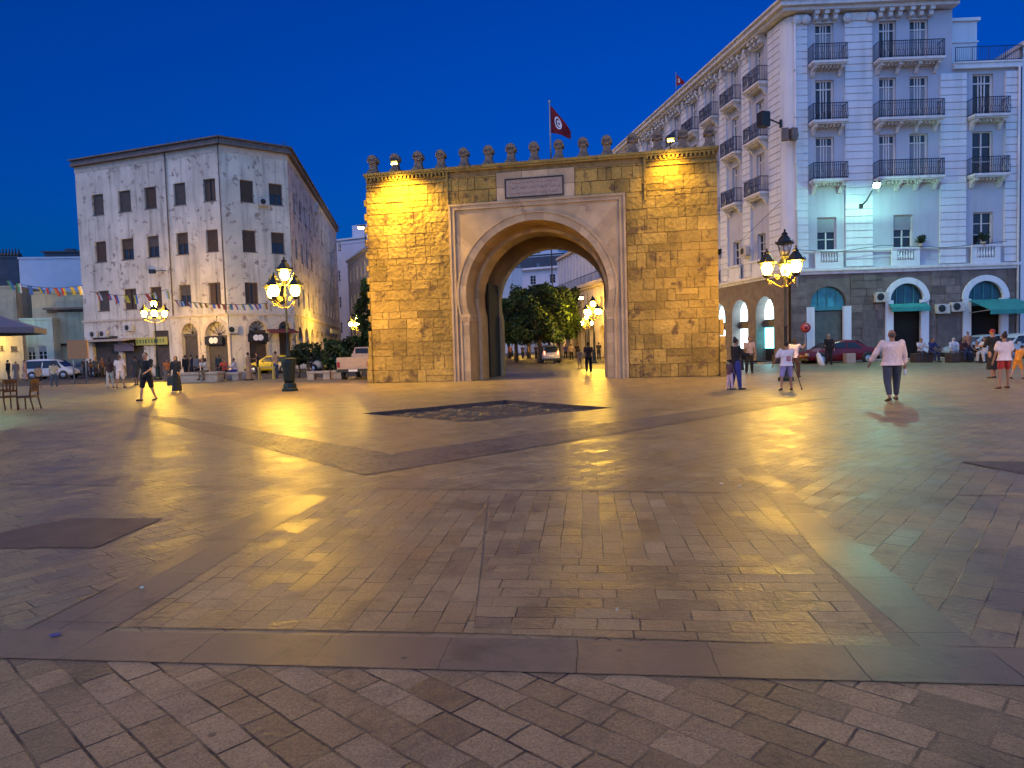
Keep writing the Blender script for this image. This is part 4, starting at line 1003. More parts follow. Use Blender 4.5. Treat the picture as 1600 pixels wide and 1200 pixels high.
# avenue building beyond the white block
avf = Fr(RBs.p(-32, .2, 0), RBs.p(-.4, .2, 0)); L_ = avf.L
av = thing('arcaded_building', 'cream avenue building with an ochre ledge over an arcade, seen through the arch', 'building', avf.p(0, 0, 0))
b = MB(); hs = [(L_ - 3 - 4.4 * i - .55, L_ - 3 - 4.4 * i + .55, z, z + 2.1) for i in range(6) for z in (5.4,)] + [(L_ - 3 - 4.4 * i - 1.3, L_ - 3 - 4.4 * i + 1.3, -.1, 3.9, 1) for i in range(6)]
wall_holes(b, avf, 0, L_, -.1, 9.2, hs, 0, .6); b.build('wall', m_band, av)
b = MB(); b.fb(avf, 0, L_, -10, -.65, -.1, 9.2); b.build('rear_mass', m_shut, av)
b = MB(); b.fb(avf, 0, L_, -10, -1.6, 9.2, 15.4)
for i in range(int(L_ / 1.9)): b.fb(avf, i * 1.9, i * 1.9 + .5, -1.601, -1.3, 9.6, 15.2)
b.build('attic_storey', m_bluew, av)
b = MB(); b.fb(avf, 0, L_, -.01, .55, 9.2, 9.6); b.fb(avf, 0, L_, -.01, .3, 8.9, 9.2); b.fb(avf, -.1, L_ + .1, -2, -1.1, 15.4, 15.8); b.build('ledge', m_band, av)
b = MB(); b.tube([avf.p(0, .6, 10.6), avf.p(L_, .6, 10.6)], .05, 4)
for i in range(int(L_ / .5)): b.tube([avf.p(i * .5, .6, 9.6), avf.p(i * .5, .6, 10.6)], .02, 4, cap=False)
b.build('railing', m_rail, av)
# ---------------- left peeling building
LA = PY(125, 400, 65.8); LBc = PY(352, 400, 60); LC = PY(455, 400, 63.6); LD = PY(525, 360, 105)
F1 = Fr(LA, LBc); F2 = Fr(LBc, LC); F3 = Fr(LC, LD)
def left_building():
    root = thing('peeling_apartment_block', 'four-storey white building with peeling plaster and a bent front, left', 'building', (LBc.x, LBc.y, 0))
    rn = random.Random(4); H = 19.2; zst = 5.05; rows = [(5.95, 7.78), (10.4, 12.25), (14.65, 16.5)]
    sub_m = [m_shut, m_shutb]
    def pxs(fr, lst, y): return [(fr.s(a, y), fr.s(b_, y)) for a, b_ in lst]
    c1 = [(sorted(x)[0] - .1, sorted(x)[1] + .1) for x in pxs(F1, [(145, 160), (186, 203), (227, 243), (273, 289), (320, 336)], 312)]
    c2 = [sorted(x) for x in pxs(F2, [(375, 396), (420, 441)], 296)]
    L3 = F3.L; c3 = [(2.6 + 3.4 * i, 3.7 + 3.4 * i) for i in range(12) if 3.7 + 3.4 * i < L3 - 1]
    gh1 = [(F1.s(283), F1.s(308), -.1, 4.4, 1), (F1.s(238), F1.s(262), -.1, 3.9), (F1.s(142), F1.s(182), -.1, 3.6), (F1.s(188), F1.s(222), -.1, 3.3)]
    gh2 = [(F2.s(386), F2.s(414), -.1, 4.45, 1), (F2.s(433), F2.s(452), -.1, 4.4, 1)]
    a0 = F1.s(322, 520); a1 = F1.L - .12; gh1.append((a0, a1, -.1, 4.45, 1))
    gh3 = [(1.6 + 4.1 * i, 4.2 + 4.1 * i, -.1, 4.0, 1) for i in range(9)]
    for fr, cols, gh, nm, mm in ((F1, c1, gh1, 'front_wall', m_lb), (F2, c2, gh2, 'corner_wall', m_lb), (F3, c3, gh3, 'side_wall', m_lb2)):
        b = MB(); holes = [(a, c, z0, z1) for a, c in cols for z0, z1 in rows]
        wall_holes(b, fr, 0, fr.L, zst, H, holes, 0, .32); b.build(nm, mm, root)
        b = MB(); wall_holes(b, fr, 0, fr.L, -.1, zst, gh, .06, .6); b.build('ground_floor', mm, root)
        for a, c, z0, z1 in holes: window(root, fr, a, c, z0, z1, 'plain', .27, 0, rn, rn.choice(sub_m) if fr is not F2 else m_shutb)
        for hh in gh:
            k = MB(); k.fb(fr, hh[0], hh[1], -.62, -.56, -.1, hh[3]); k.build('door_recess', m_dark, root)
            k = MB(); zt = hh[3] if len(hh) == 4 else hh[3] - (hh[1] - hh[0]) / 2
            k.fb(fr, hh[0], hh[1], -.3, -.24, -.1, zt - .25)
            for j in range(int((zt - .3) / .2)): k.fb(fr, hh[0] + .05, hh[1] - .05, -.24, -.21, j * .2, j * .2 + .12)
            k.fb(fr, hh[0], hh[1], -.3, -.12, zt - .25, zt); k.build('door_shutter', m_shutb if fr is not F1 else m_shut, root)
            if len(hh) > 4 and fr is not F3:   # arch surround
                k = MB(); m_ = (hh[0] + hh[1]) / 2; r = (hh[1] - hh[0]) / 2; zc = hh[3] - r; n = 14
                for j in range(n):
                    t0, t1 = pi * j / n, pi * (j + 1) / n
                    k.fprism(fr, [(m_ + q * cos(t), zc + q * sin(t)) for q, t in ((r, t0), (r, t1), (r + .3, t1), (r + .3, t0))], -.1, .13)
                for sg in (-1, 1): p, q = sorted((m_ + sg * r, m_ + sg * (r + .26))); k.fb(fr, p, q, -.1, .13, -.1, zc)
                k.fprism(fr, [(m_ - .15, hh[3] + .02), (m_ + .15, hh[3] + .02), (m_ + .2, hh[3] + .45), (m_ - .2, hh[3] + .45)], .0, .2)
                k.build('arch_surround', m_band, root)
                k = MB()
                for j in range(1, 6): t = pi * j / 6; k.tube([fr.p(m_, -.25, zc), fr.p(m_ + r * cos(t), -.25, zc + r * sin(t))], .03, 4)
                k.build('fan_bars', m_iron, root)
        k = MB(); k.fb(fr, -.06, fr.L + .06, -.1, .18, zst - .08, zst + .1); k.build('string_course', m_band, root); k = MB(); k.fb(fr, -.03, fr.L + .03, -.1, .03, H - .55, H - .0); k.build('eaves_band', m_band, root)
        k = MB(); k.fb(fr, -.15, fr.L + .15, -.5, .42, H, H + .16); k.fb(fr, -.1, fr.L + .1, -.5, .3, H + .164, H + .5); k.fb(fr, -.2, fr.L + .2, -.5, .5, H + .504, H + .62); k.build('roof_edge', m_lbcorn, root)
    P = [F1.p(.02, -.5, 0), F1.p(F1.L, -.5, 0), F2.p(F2.L, -.5, 0), F3.p(F3.L, -.5, 0), F3.p(F3.L, -18, 0), F1.p(.02, -24, 0)]
    k = MB(); k.prism([(p.x, p.y) for p in P], -.1, H + .3); k.build('rear_mass', m_lb2, root)
    # downpipe, weeds on the roof edge
    k = MB(); s = F1.s(263, 330); k.tube([F1.p(s, .1, 5), F1.p(s, .1, H)], .06, 6); s = F1.L - .15; k.tube([F1.p(s, .1, 5), F1.p(s, .1, H)], .05, 6); k.build('downpipe', m_lbcorn, root)
    k = MB()
    for i in range(26):
        fr = rn.choice([F1, F2]); s = rn.uniform(fr.L * .5, fr.L); h = rn.uniform(.2, .7); k.tube([fr.p(s, .1, H + .5), fr.p(s + rn.uniform(-.1, .1), .1, H + .6 + h)], .015, 4)
    k.build('roof_aerial', m_iron, root)
    return root
lb = left_building()
for fr, px, py, lab in ((F2, 411, 316, 'dark box unit between the top-floor windows of the peeling building'), (F2, 362, 515, 'air conditioner between the arches at the foot of the peeling building')):
    s, z = fr.on(px, py); ac_unit(None, fr, s, z - .3, 0, lab)
for px, lab in ((452, 'left air conditioner above the shop row of the peeling building'), ): pass
for px, lab in ((152, 'leftmost air conditioner on the ledge above the shop row'), (167, 'second air conditioner on the ledge above the shop row'), (207, 'air conditioner with its bracket above the pale canopy of the shop row')):
    s, z = F1.on(px, 527); ac_unit(None, F1, s, 3.55 if px < 200 else 4.0, .08, lab)
for px, py, i in ((486, 328, 0), (524, 388, 1)):
    s, z = F3.on(px, py); ac_unit(None, F3, s, z - .3, .4, 'box unit bracketed on the receding side wall, %s' % ('near the top' if i == 0 else 'far end'), w=1.0, h=1.1)
s, z = F1.on(250, 424); t = thing('wall_camera', 'security camera on an arm on the peeling front wall', 'camera', F1.p(s, 0, z)); b = MB(); b.tube([F1.p(s + .7, 0, z), F1.p(s + .5, .5, z), F1.p(s, .6, z - .05)], .04, 5); b.build('arm', m_iron, t); b = MB(); b.box(F1.p(s - .25, .6, z - .05), (.5, .3, .35)); b.build('housing', m_iron, t)
# shop signs on the left
def board(fr, px0, px1, py0, py1, m, lab, o=.1, th=.12, marks=None, name='shop_sign', mm=None, rowsn=1):
    a, z1 = fr.on(px0, py0); c, z0 = fr.on(px1, py1)
    t = thing(name, lab, 'sign', fr.p(a, 0, z0)); b = MB(); b.fb(fr, a, c, o, o + th, z0, z1); b.build('board', m, t)
    if marks == 'discs':
        k = MB(); zc = (z0 + z1) / 2; w = (c - a)
        for q in (.4, .62): k.fprism(fr, [(a + w * q + .26 * cos(j * pi / 7), zc + .26 * sin(j * pi / 7)) for j in range(14)], o + th, o + th + .02)
        k.build('emblem', m_flagw, t)
    if marks == 'letters':
        k = MB(); rn = random.Random(px0); s = a + .12; h = (z1 - z0) * .5; zc = (z0 + z1) / 2
        while s < c - .25:
            w = rn.uniform(.12, .22)
            for q in range(2): k.fb(fr, s + q * w * .6, s + q * w * .6 + .05, o + th, o + th + .015, zc - h / 2, zc + h / 2)
            if rn.random() < .6: k.fb(fr, s + .05, s + w * .6, o + th, o + th + .015, zc + rn.choice([-h / 2, 0, h / 2 - .05]), zc + rn.choice([0, 0]) + .05 if 0 else zc + h / 2)
            s += w + .16
        k.build('lettering', mm or m_iron, t)
    return t
board(F2, 386, 418, 521, 534, m_black, 'black sign with two white discs over the middle arch of the peeling building', .1, .1, 'discs')
board(F1, 322, 350, 526, 538, m_black, 'black sign with two white discs over the arch at the bend of the peeling building', .1, .1, 'discs')
board(F1, 216, 265, 528, 538, plain('yellow_sign', (.45, .42, .10), .6), 'long yellow shop sign behind the lit lamp post', .2, .1, 'letters', mm=plain('sign_green', (.03, .12, .05), .6))
board(F1, 184, 214, 537, 548, plain('violet_sign', (.20, .17, .24), .6), 'grey violet sign over a shop front left of the lamp post', .3, .1)
def canopy(fr, px0, px1, py, proj, m, lab, th=.12, drop=.15):
    a, z = fr.on(px0, py); c, _ = fr.on(px1, py)
    t = thing('shop_canopy', lab, 'canopy', fr.p(a, 0, z)); b = MB(); b.add([fr.p(s, o, zz) for o, zz in ((.05, z), (proj, z - drop)) for s in (a, c)] + [fr.p(s, o, zz - th) for o, zz in ((.05, z), (proj, z - drop)) for s in (a, c)], [(0, 1, 3, 2), (4, 5, 7, 6), (2, 3, 7, 6), (0, 1, 5, 4), (0, 2, 6, 4), (1, 3, 7, 5)]); b.build('roof', m, t)
    b = MB(); b.tube([fr.p(a + .1, proj - .1, z - drop - th), fr.p(a + .1, .05, z - drop - .8)], .03, 4); b.tube([fr.p(c - .1, proj - .1, z - drop - th), fr.p(c - .1, .05, z - drop - .8)], .03, 4); b.build('bracket', m_iron, t)
canopy(F1, 136, 216, 531, 1.6, m_block, 'pale thin canopy over the dark shop front at the left foot of the peeling building')
canopy(F2, 416, 457, 514, 1.4, plain('red_canvas', (.16, .03, .03), .8), 'dark red awning over the right arch of the peeling building', drop=.3)
s, z = F3.on(500, 520); t = board(F3, 505, 522, 514, 524, plain('cream_sign', (.6, .55, .35), .6), 'pale hanging shop sign in the side street', .8, .15)
# ---------------- houses at the far left
hb = PY(0, 500, 72)
HL = Fr(PY(-120, 480, 70), PY(140, 480, 72))
def s_(px): return HL.s(px, 450)
def house(lab, px0, px1, pytop, o, depth, m, wins=(), name='flat_roofed_house', cap=None, base=-.1, wm='casement'):
    Ho = Fr(HL.p(0, o, 0), HL.p(10, o, 0)); a, c = Ho.s(px0, 450), Ho.s(px1, 450); z1 = Ho.z((px0 + px1) / 2, pytop)
    root = thing(name, lab, 'building', Ho.p(a, 0, 0)); fr = Fr(Ho.p(a, 0, 0), Ho.p(c, 0, 0)); L_ = fr.L
    hs = []
    for w0, w1, y0, y1 in wins: hs.append((fr.s(w0, y0), fr.s(w1, y0), fr.z(w0, y1), fr.z(w0, y0)))
    b = MB(); wall_holes(b, fr, 0, L_, base, z1, hs, 0, .2); b.build('wall', m, root)
    b = MB(); b.fb(fr, .01, L_ - .01, -depth, -.25, base, z1); b.build('rear_mass', m, root)
    for h in hs: window(root, fr, *h, wm, .18, 0, random.Random(1))
    k = MB(); k.fb(fr, -.08, L_ + .08, -depth, .1, z1, z1 + .2); k.build('parapet', cap or m, root)
    return root, fr, L_, z1
m_beige = mat('beige_render', (.50, .41, .27), .85, var=.15, scale=1.5, bump=.2, streak=.25)
m_cream = mat('cream_render', (.56, .46, .28), .85, var=.12, scale=1.5, bump=.2, streak=.25)
m_slate = mat('dark_rendered_wall', (.07, .08, .10), .85, var=.2, scale=1, bump=.2)
m_mint = mat('pale_green_wash', (.50, .55, .47), .85, var=.12, scale=1.2, bump=.2, streak=.2)
h1, fr1, L1, z1 = house('dark grey house with roof clutter at the left edge, behind the others', -60, 31, 403, -14, 8, m_slate)
b = MB()
for i in range(9): b.lathe([(.3, 0), (.35, .3), (.1, .5), (.05, 1.0)], fr1.p(L1 * (.5 + i * .055), -1, z1 + .2), 6)
b.build('roof_clutter', m_iron, h1)
h2, fr2, L2, z2 = house('blue white windowless house with a flat roof, left of the peeling building', 32, 150, 404, -10, 10, m_bluew, wins=((128, 136, 418, 433),))
b = MB(); b.fb(fr2, L2 * .25, L2 * .8, -6, -1.5, z2 + .3, z2 + .9); b.fb(fr2, L2 * .22, L2 * .83, -6.4, -1.2, z2 + .9, z2 + 1.05); b.fb(fr2, L2 * .5, L2 * .62, -3, -2, z2 + 1.05, z2 + 1.4); b.build('roof_clutter', m_slate, h2)
h3, fr3, L3_, z3 = house('low rounded beige house with bunting before it, left edge', -60, 24, 450, -3, 8, m_beige)
h4, fr4, L4, z4 = house('low cream house with a dark canopy, left of the peeling building', 48, 137, 458, -1.5, 6, m_cream, wins=())
k = MB(); a = fr4.s(75, 480); k.fb(fr4, a, L4 - .05, -.01, 1.1, z4 - 1.75, z4 - 1.55); k.fb(fr4, a, L4 - .3, -.01, .3, z4 - 2.0, z4 - 1.754); k.build('ledge', m_lbcorn, h4)
k = MB(); k.fb(fr4, fr4.s(92, 480), fr4.s(134, 480), -.01, .5, z4 - 5.2, z4 - 2.0); k.build('bay', m_cream, h4)
h5, fr5, L5, z5 = house('pale green shop house with two shuttered windows behind the parked white car', 28, 78, 500, .3, 1.5, m_mint, wins=((42, 55, 542, 562), (59, 73, 540, 562)), wm='blind')
h6, fr6, L6, z6 = house('yellow-lit low wall with small dark openings at the left edge', -50, 30, 520, 2.5, .6, m_beige, wins=((0, 5, 540, 548), (17, 27, 541, 549)), wm='plain')
board(fr4, 77, 137, 527, 539, plain('dark_fascia', (.05, .03, .03), .6), 'long dark red shop fascia beside the shuttered windows, far left', .1, .2, 'letters', mm=m_shut)
k = MB(); t = thing('panel_on_posts', 'orange notice panel on two thin posts by the roadside, left', 'notice panel', G(121, 593)); 
q0, q1 = PY(105, 532, 47), PY(138, 560, 47)
k.box(((q0.x + q1.x) / 2, 47, (q0.z + q1.z) / 2), (q1.x - q0.x, .12, q0.z - q1.z)); k.build('panel', plain('orange_panel', (.42, .2, .08), .6), t); k = MB(); k.tube([(q0.x + .3, 47.02, -.1), (q0.x + .3, 47.02, q0.z)], .05, 6); k.tube([(q1.x - .2, 47.02, -.1), (q1.x - .2, 47.02, q0.z)], .05, 6); k.build('post', m_pole, t)
# the hidden wall lamp that washes the pale green house
def wall_lamp(P, lab, e, r=.16, arm=Vector((0, .6, .1))):
    t = thing('wall_lamp', lab, 'lamp', P); b = MB(); b.ball(P, (r, r, r * .8), 10, 6); b.build('bulb', e, t); b = MB(); b.tube([P + arm, P + Vector((0, 0, r))], .04, 5); b.lathe([(r * 1.3, 0), (r * .9, .1), (.04, .16)], P + Vector((0, 0, r * .7)), 10); b.build('shade', m_iron, t); return t
e_yel = emat('yellow_bulb', (1, .68, .10), 420)
P = HL.p(s_(36), 2.2, 5.2); wall_lamp(P, 'greenish lamp on the pale green shop house, behind the parasol', emat('dim_mint_bulb', (.6, 1.0, .6), 40), arm=HL.n * -1.8)
P = HL.p(s_(6), 4.2, 3.7); wall_lamp(P, 'yellow lamp above the low wall at the left edge', e_yel, arm=HL.n * -1.6)
P = PY(564, 356, 92); 
# ---------------- buildings beyond, between the left block and the gate
Q = Fr(PY(520, 470, 112), PY(590, 470, 108))
bk = simple_block('blue white building at the end of the side street, left of the gate', Q, 0, Q.L, Q.z(550, 374), 9, [1.2 + 2.9 * i for i in range(3)], [4.5, 8.5, 12.6], m_bluew)
b = MB(); b.fb(Q, Q.s(552), Q.L - .1, -6, -.5, Q.z(550, 374), Q.z(550, 374) + 2.2); b.build('roof_room', m_bluew, bk)
Q2 = Fr(PY(546, 480, 100), PY(580, 480, 86)); simple_block('tall pale building with dark narrow windows behind the gate edge', Q2, 0, Q2.L, 14.0, 8, [2 + 2.6 * i for i in range(5)], [3.6, 7.4, 11], m_white, wsz=(.9, 1.8))
t = thing('street_floodlight', 'bright white floodlight on a tall pole behind the left top corner of the gate', 'floodlight', Vector((P.x, P.y, -.1)))
b = MB(); b.tube([(P.x + .5, P.y + .3, -.1), (P.x + .45, P.y + .3, P.z + .5), (P.x, P.y, P.z + .35)], [.12, .07, .05], 8); b.build('pole', m_iron, t); b = MB(); b.box(P + Vector((0, 0, .2)), (.9, .5, .25)); b.build('housing', m_iron, t); b = MB(); b.box(P + Vector((0, -.1, -.02)), (.7, .4, .2)); b.build('lens', e_white, t)
# backdrop of the avenue through the arch
Q3 = Fr(PY(760, 480, 190), PY(905, 480, 178)); q = simple_block('long white building closing the avenue, above the trees in the arch', Q3, 0, Q3.L, Q3.z(830, 424), 10, [3 + 5.5 * i for i in range(5)], [8, 12.8, 17.5], m_bluew, wsz=(1.6, 2.2))
k = MB(); zt = Q3.z(830, 424); k.fb(Q3, -1, Q3.L + .5, -.3, 1.2, zt + .3, zt + .8); k.build('string_course', m_white, q)
Q4 = Fr(PY(740, 470, 215), PY(880, 470, 205)); simple_block('dark upper block rising behind the white avenue building in the arch', Q4, 0, Q4.L, Q4.z(840, 398), 10, [3 + 6 * i for i in range(4)], [24, 28], m_slate)
Q5 = Fr(PY(846, 470, 240), PY(874, 470, 238)); simple_block('small pale blue tower block top seen at the crown of the arch', Q5, 0, Q5.L, Q5.z(860, 372), 10, [3, 6.5], [34], m_bluew)
Q6 = Fr(PY(780, 500, 150), PY(700, 500, 60)); 
# left side of the avenue (hidden by the gate and trees)
Q7 = Fr(PY(640, 500, 190), PY(775, 500, 165)); simple_block('pale building on the left of the avenue behind the trees', Q7, 0, Q7.L, 20, 9, [4 + 5 * i for i in range(4)], [6, 11, 15.5], m_white)
# flagpole in the avenue seen through the arch
P = PY(866, 560, 66); t = thing('thin_mast', 'thin tall mast crossing the trees seen through the arch', 'mast', (P.x, P.y, -.1)); b = MB(); b.tube([(0, 0, 0), (0, 0, 4.0)], .10, 8); b.build('lower_pole', m_pole, t, world=False); b = MB(); b.tube([(0, 0, 4.0), (0, 0, 13)], [.07, .05], 8); b.build('upper_pole', m_iron, t, world=False)
# ================================================================== TREES
def tree(loc, w, d, h, z0, lab, n=2600, m=None, leaf=.24, boxy=.5, seed=1, trunk=.22, group=None, name='ficus_tree'):
    rn = random.Random(seed); root = thing(name, lab, 'tree', loc, rn.random() * .6, group)
    b = MB(); b.tube([(0, 0, 0), (.05, .03, z0 * .5), (0, 0, z0 + .3)], [trunk * 1.3, trunk, trunk * .8], 8)
    for i in range(7):
        a = i * 2 * pi / 7 + rn.random(); r = rn.uniform(.25, .4); b.tube([(0, 0, z0), (cos(a) * w * r * .5, sin(a) * d * r * .5, z0 + h * .3), (cos(a) * w * r, sin(a) * d * r, z0 + h * .7)], [trunk * .6, trunk * .35, .04], 5)
    b.build('trunk', m_bark, root, world=False)
    b = MB(); lumps = [(rn.uniform(-1, 1), rn.uniform(-1, 1), rn.uniform(-1, 1), rn.uniform(.7, 1.0)) for _ in range(10)]
    for i in range(n):
        th = rn.uniform(0, 2 * pi); ph = math.asin(rn.uniform(-1, 1)); v = Vector((cos(th) * cos(ph), sin(th) * cos(ph), sin(ph)))
        k = max(abs(v.x), abs(v.y), abs(v.z)); v = v / (k ** boxy)
        sh = 1 + .16 * sin(v.x * 4 + seed) * sin(v.y * 3.3 + 2 * seed) + .12 * sin(v.z * 5 + v.x * 6 + seed)
        r = rn.uniform(.55, 1.0) ** .4 * sh * (1.05 if rn.random() > .93 else 1)
        p = Vector((v.x * w / 2 * r, v.y * d / 2 * r, z0 + h / 2 + v.z * h / 2 * r * .95)); s = leaf * rn.uniform(.6, 1.3)
        a = Vector((rn.gauss(0, 1), rn.gauss(0, 1), rn.gauss(0, .7))).normalized(); c = a.cross(Vector((rn.gauss(0, 1), rn.gauss(0, 1), rn.gauss(0, 1)))).normalized()
        b.tone = max(0, min(1, .5 + .35 * sin(v.x * 5 + v.z * 4 + seed) + rn.uniform(-.3, .3)))
        b.add([p - a * s, p + c * s * .5, p + a * s, p - c * s * .5], [(0, 1, 2, 3)])
    b.build('crown', m or m_leaf, root, world=False, fixn=False); return root
tr = [(806, 74, 6.5, 4.7, 2.1, 'dark clipped tree at the left side of the arch opening'), (843, 66, 4.8, 5.0, 2.2, 'tallest clipped tree in the middle of the arch opening'), (872, 70, 3.6, 4.8, 2.3, 'clipped tree with yellow-lit edge beside the lamp posts in the arch'), (826, 92, 8, 5.6, 2.3, 'clipped tree of the second row, behind the mast in the arch'), (858, 98, 6.5, 6.6, 2.4, 'farther clipped tree with a light top behind the row in the arch'), (795, 100, 8, 6.2, 2.4, 'farther dark tree at the left, seen through the arch')]
for i, (px, Y, w, h, z0, lab) in enumerate(tr):
    p = PY(px, 540, Y); tree((p.x, p.y, -.1), w, 6.5, h, z0, lab, n=9000, leaf=.17, boxy=.8, seed=i + 2, group='clipped trees of the avenue')
p = PY(592, 540, 58); tree((p.x, p.y, -.1), 3.4, 4, 5.6, 1.6, 'dark tree half hidden behind the left edge of the gate', n=5000, leaf=.2, seed=31)
p = PY(546, 560, 58); tree((p.x, p.y, -.1), 4.6, 3.5, 2.6, .15, 'rounded dark bush behind the pale pickup, left of the gate', n=2600, leaf=.2, seed=14, name='round_bush', trunk=.1)
p = PY(480, 560, 46); tree((p.x, p.y, -.1), 1.7, 1.6, 1.2, 1.1, 'small dark bushy tree right of the green lamp post, by the seated people', n=900, m=m_leafd, leaf=.13, seed=17, name='small_tree', trunk=.07)
p = PY(466, 556, 47); tree((p.x, p.y, -.1), 1.3, 1.3, 1.0, .9, 'low dark shrub hiding behind the green lamp pedestal', n=700, m=m_leafd, leaf=.13, seed=19, name='small_tree', trunk=.06)
P = PY(908, 466, 88); wl = thing('street_floodlight', 'single bright lamp high above the row of lamp posts in the arch', 'street lamp', Vector((P.x, P.y, -.1)))
b = MB(); b.tube([(P.x + .9, P.y + .2, -.1), (P.x + .85, P.y + .2, P.z + .6), (P.x, P.y, P.z + .4)], [.1, .06, .04], 8); b.build('pole', m_iron, wl); b = MB(); b.box(P + Vector((0, 0, .25)), (.7, .4, .2)); b.build('housing', m_iron, wl); b = MB(); b.ball(P, (.28, .22, .16), 8, 6); b.build('bulb', e_lampmid, wl)
for i, (px, Y) in enumerate(((800, 108), (824, 120), (842, 132))):
    p = PY(px, 545, Y); street_lamp((p.x, p.y, -.1), '%s lamp post behind the tree trunks on the left of the avenue' % ['nearest', 'middle', 'farthest'][i], (0, 1, 1), H=4.6, arms=2, bulb=e_lampfar, group='lamp posts beyond the trees')
# ================================================================== PEOPLE
SKIN = {}
def skin(k):
    c = {'l': (.42, .24, .16), 'm': (.30, .16, .10), 'd': (.16, .085, .055)}[k]
    return plain('skin_' + k, c, .55, var=.08)
CL = {}
def cloth(name, c, rough=.85): return mat('cloth_' + name, c, rough, var=.22, scale=7, bump=.8, bscale=9)
def remesh(o, vx, sm=3):
    r = o.modifiers.new('r', 'REMESH'); r.mode = 'VOXEL'; r.voxel_size = vx; r.use_smooth_shade = True
    s = o.modifiers.new('s', 'SMOOTH'); s.factor = .5; s.iterations = sm
def rotx(v, a): return Vector((v.x, v.y * cos(a) - v.z * sin(a), v.y * sin(a) + v.z * cos(a)))
def person(lab, foot, h=1.72, face=0.0, legs=((10, 5, 3), (-10, 10, 3)), arms=((5, 8, 15), (-5, 8, 15)), lean=0, sit=None, sk='m',
           top=('white', (.7, .68, .68)), sleeve=.45, bottom=('navy', (.04, .05, .09)), blen=1.0, kind='trousers', hair=(.02, .015, .012), hairstyle='short', shoe=(.04, .03, .03), head=(0, 0), build=1.0, vx=.017, group='people about the square', fingers=False, loose=0.0):
    """legs/arms: right then left: (flex forward deg, bend deg, abduct deg). local +y is where the body faces"""
    t = thing('person', lab, 'person', foot, face, group); K = h
    sw, hw = .108 * build, .052 * build
    J = {}; hipz = .525
    def leg(sg, fl, bd, ab):
        fl, bd, ab = radians(fl), radians(bd), radians(ab)
        hp = Vector((sg * hw, 0, hipz)); d = Vector((sg * sin(ab), sin(fl) * cos(ab), -cos(fl) * cos(ab))); kn = hp + d * .245
        f2 = fl - bd; d2 = Vector((sg * sin(ab) * .6, sin(f2), -cos(f2))); an = kn + d2.normalized() * .235
        return hp, kn, an, f2
    Lg = [leg(1, *legs[0]), leg(-1, *legs[1])]
    low = min(l[2].z for l in Lg) - .045
    dz = -low if sit is None else (sit / K + .055 - hipz)
    off = Vector((0, 0, dz))
    la = radians(lean)
    def up_(v):  # upper body leans about the hips
        q = v - Vector((0, 0, hipz)); q = rotx(q, -la); return q + Vector((0, 0, hipz)) + off
    sh = [up_(Vector((s * sw, 0, .815))) for s in (1, -1)]
    def arm(sg, p, fl, ab, bd):
        fl, ab, bd = radians(fl), radians(ab), radians(bd)
        d = Vector((sg * sin(ab), sin(fl) * cos(ab), -cos(fl) * cos(ab))); el = p + d * .175
        f2 = fl + bd; d2 = Vector((sg * sin(ab) * .55, sin(f2) * cos(ab * .5), -cos(f2) * cos(ab * .5))).normalized(); wr = el + d2 * .15
        return p, el, wr, d2
    Ar = [arm(1, sh[0], *arms[0]), arm(-1, sh[1], *arms[1])]
    P = lambda v: Vector(v) * K
    nk, hd = up_(Vector((0, .0, .845))), up_(Vector((0, .012, .925)))
    b = MB()
    def torso(b, e, z0=.50, z1=.83, flare=0):
        prof = [(z0, .088 + flare, .060 + flare * .8), (.55, .086, .06), (.62, .076, .052), (.70, .088, .058), (.77, .098, .06), (z1, .082, .045)]
        prof = [q for q in prof if q[0] >= z0 - .001 or q is prof[0]]
        n = 14; vs = []; fs = []
        for z, a, c in prof:
            for j in range(n):
                th = 2 * pi * j / n; vs.append(P(up_(Vector(((a * build + e) * cos(th), (c * build + e) * sin(th) - (.004 if z > .6 else .0), z)))))
        for i in range(len(prof) - 1):
            for j in range(n): fs.append((i * n + j, i * n + (j + 1) % n, (i + 1) * n + (j + 1) % n, (i + 1) * n + j))
        fs.append(tuple(range(n - 1, -1, -1))); fs.append(tuple((len(prof) - 1) * n + j for j in range(n))); b.add(vs, fs, True)
    torso(b, 0)
    b.cap(P(nk - Vector((0, 0, .02))), .034 * K, P(hd), .031 * K)
    b.ball(P(hd + Vector((0, .004, .004))), (.044 * K, .054 * K, .062 * K), 14, 10)
    b.ball(P(hd + Vector((0, .02, -.034))), (.030 * K, .032 * K, .028 * K), 10, 7)
    b.cap(P(hd + Vector((0, .052, .004))), .006 * K, P(hd + Vector((0, .062, -.012))), .009 * K, 6)
    for s in (1, -1): b.ball(P(hd + Vector((s * .045, .0, -.002))), (.008 * K, .014 * K, .018 * K), 7, 5)
    for s, l in zip((1, -1), Lg):
        hp, kn, an = [P(q + off) for q in l[:3]]
        b.cap(hp, .052 * K * build, kn, .031 * K); b.cap(kn, .031 * K, an, .020 * K); b.ball(kn.lerp(an, .3) + Vector((0, -.006 * K, 0)), (.026 * K, .026 * K, .06 * K), 8, 6)
        fa = max(-.9, min(.5, l[3])) * .6
        b.cap(an + Vector((0, -.015 * K, -.02 * K)), .022 * K, an + Vector((s * .012 * K, .095 * K * cos(fa), -.028 * K + .095 * K * sin(fa))), .017 * K)
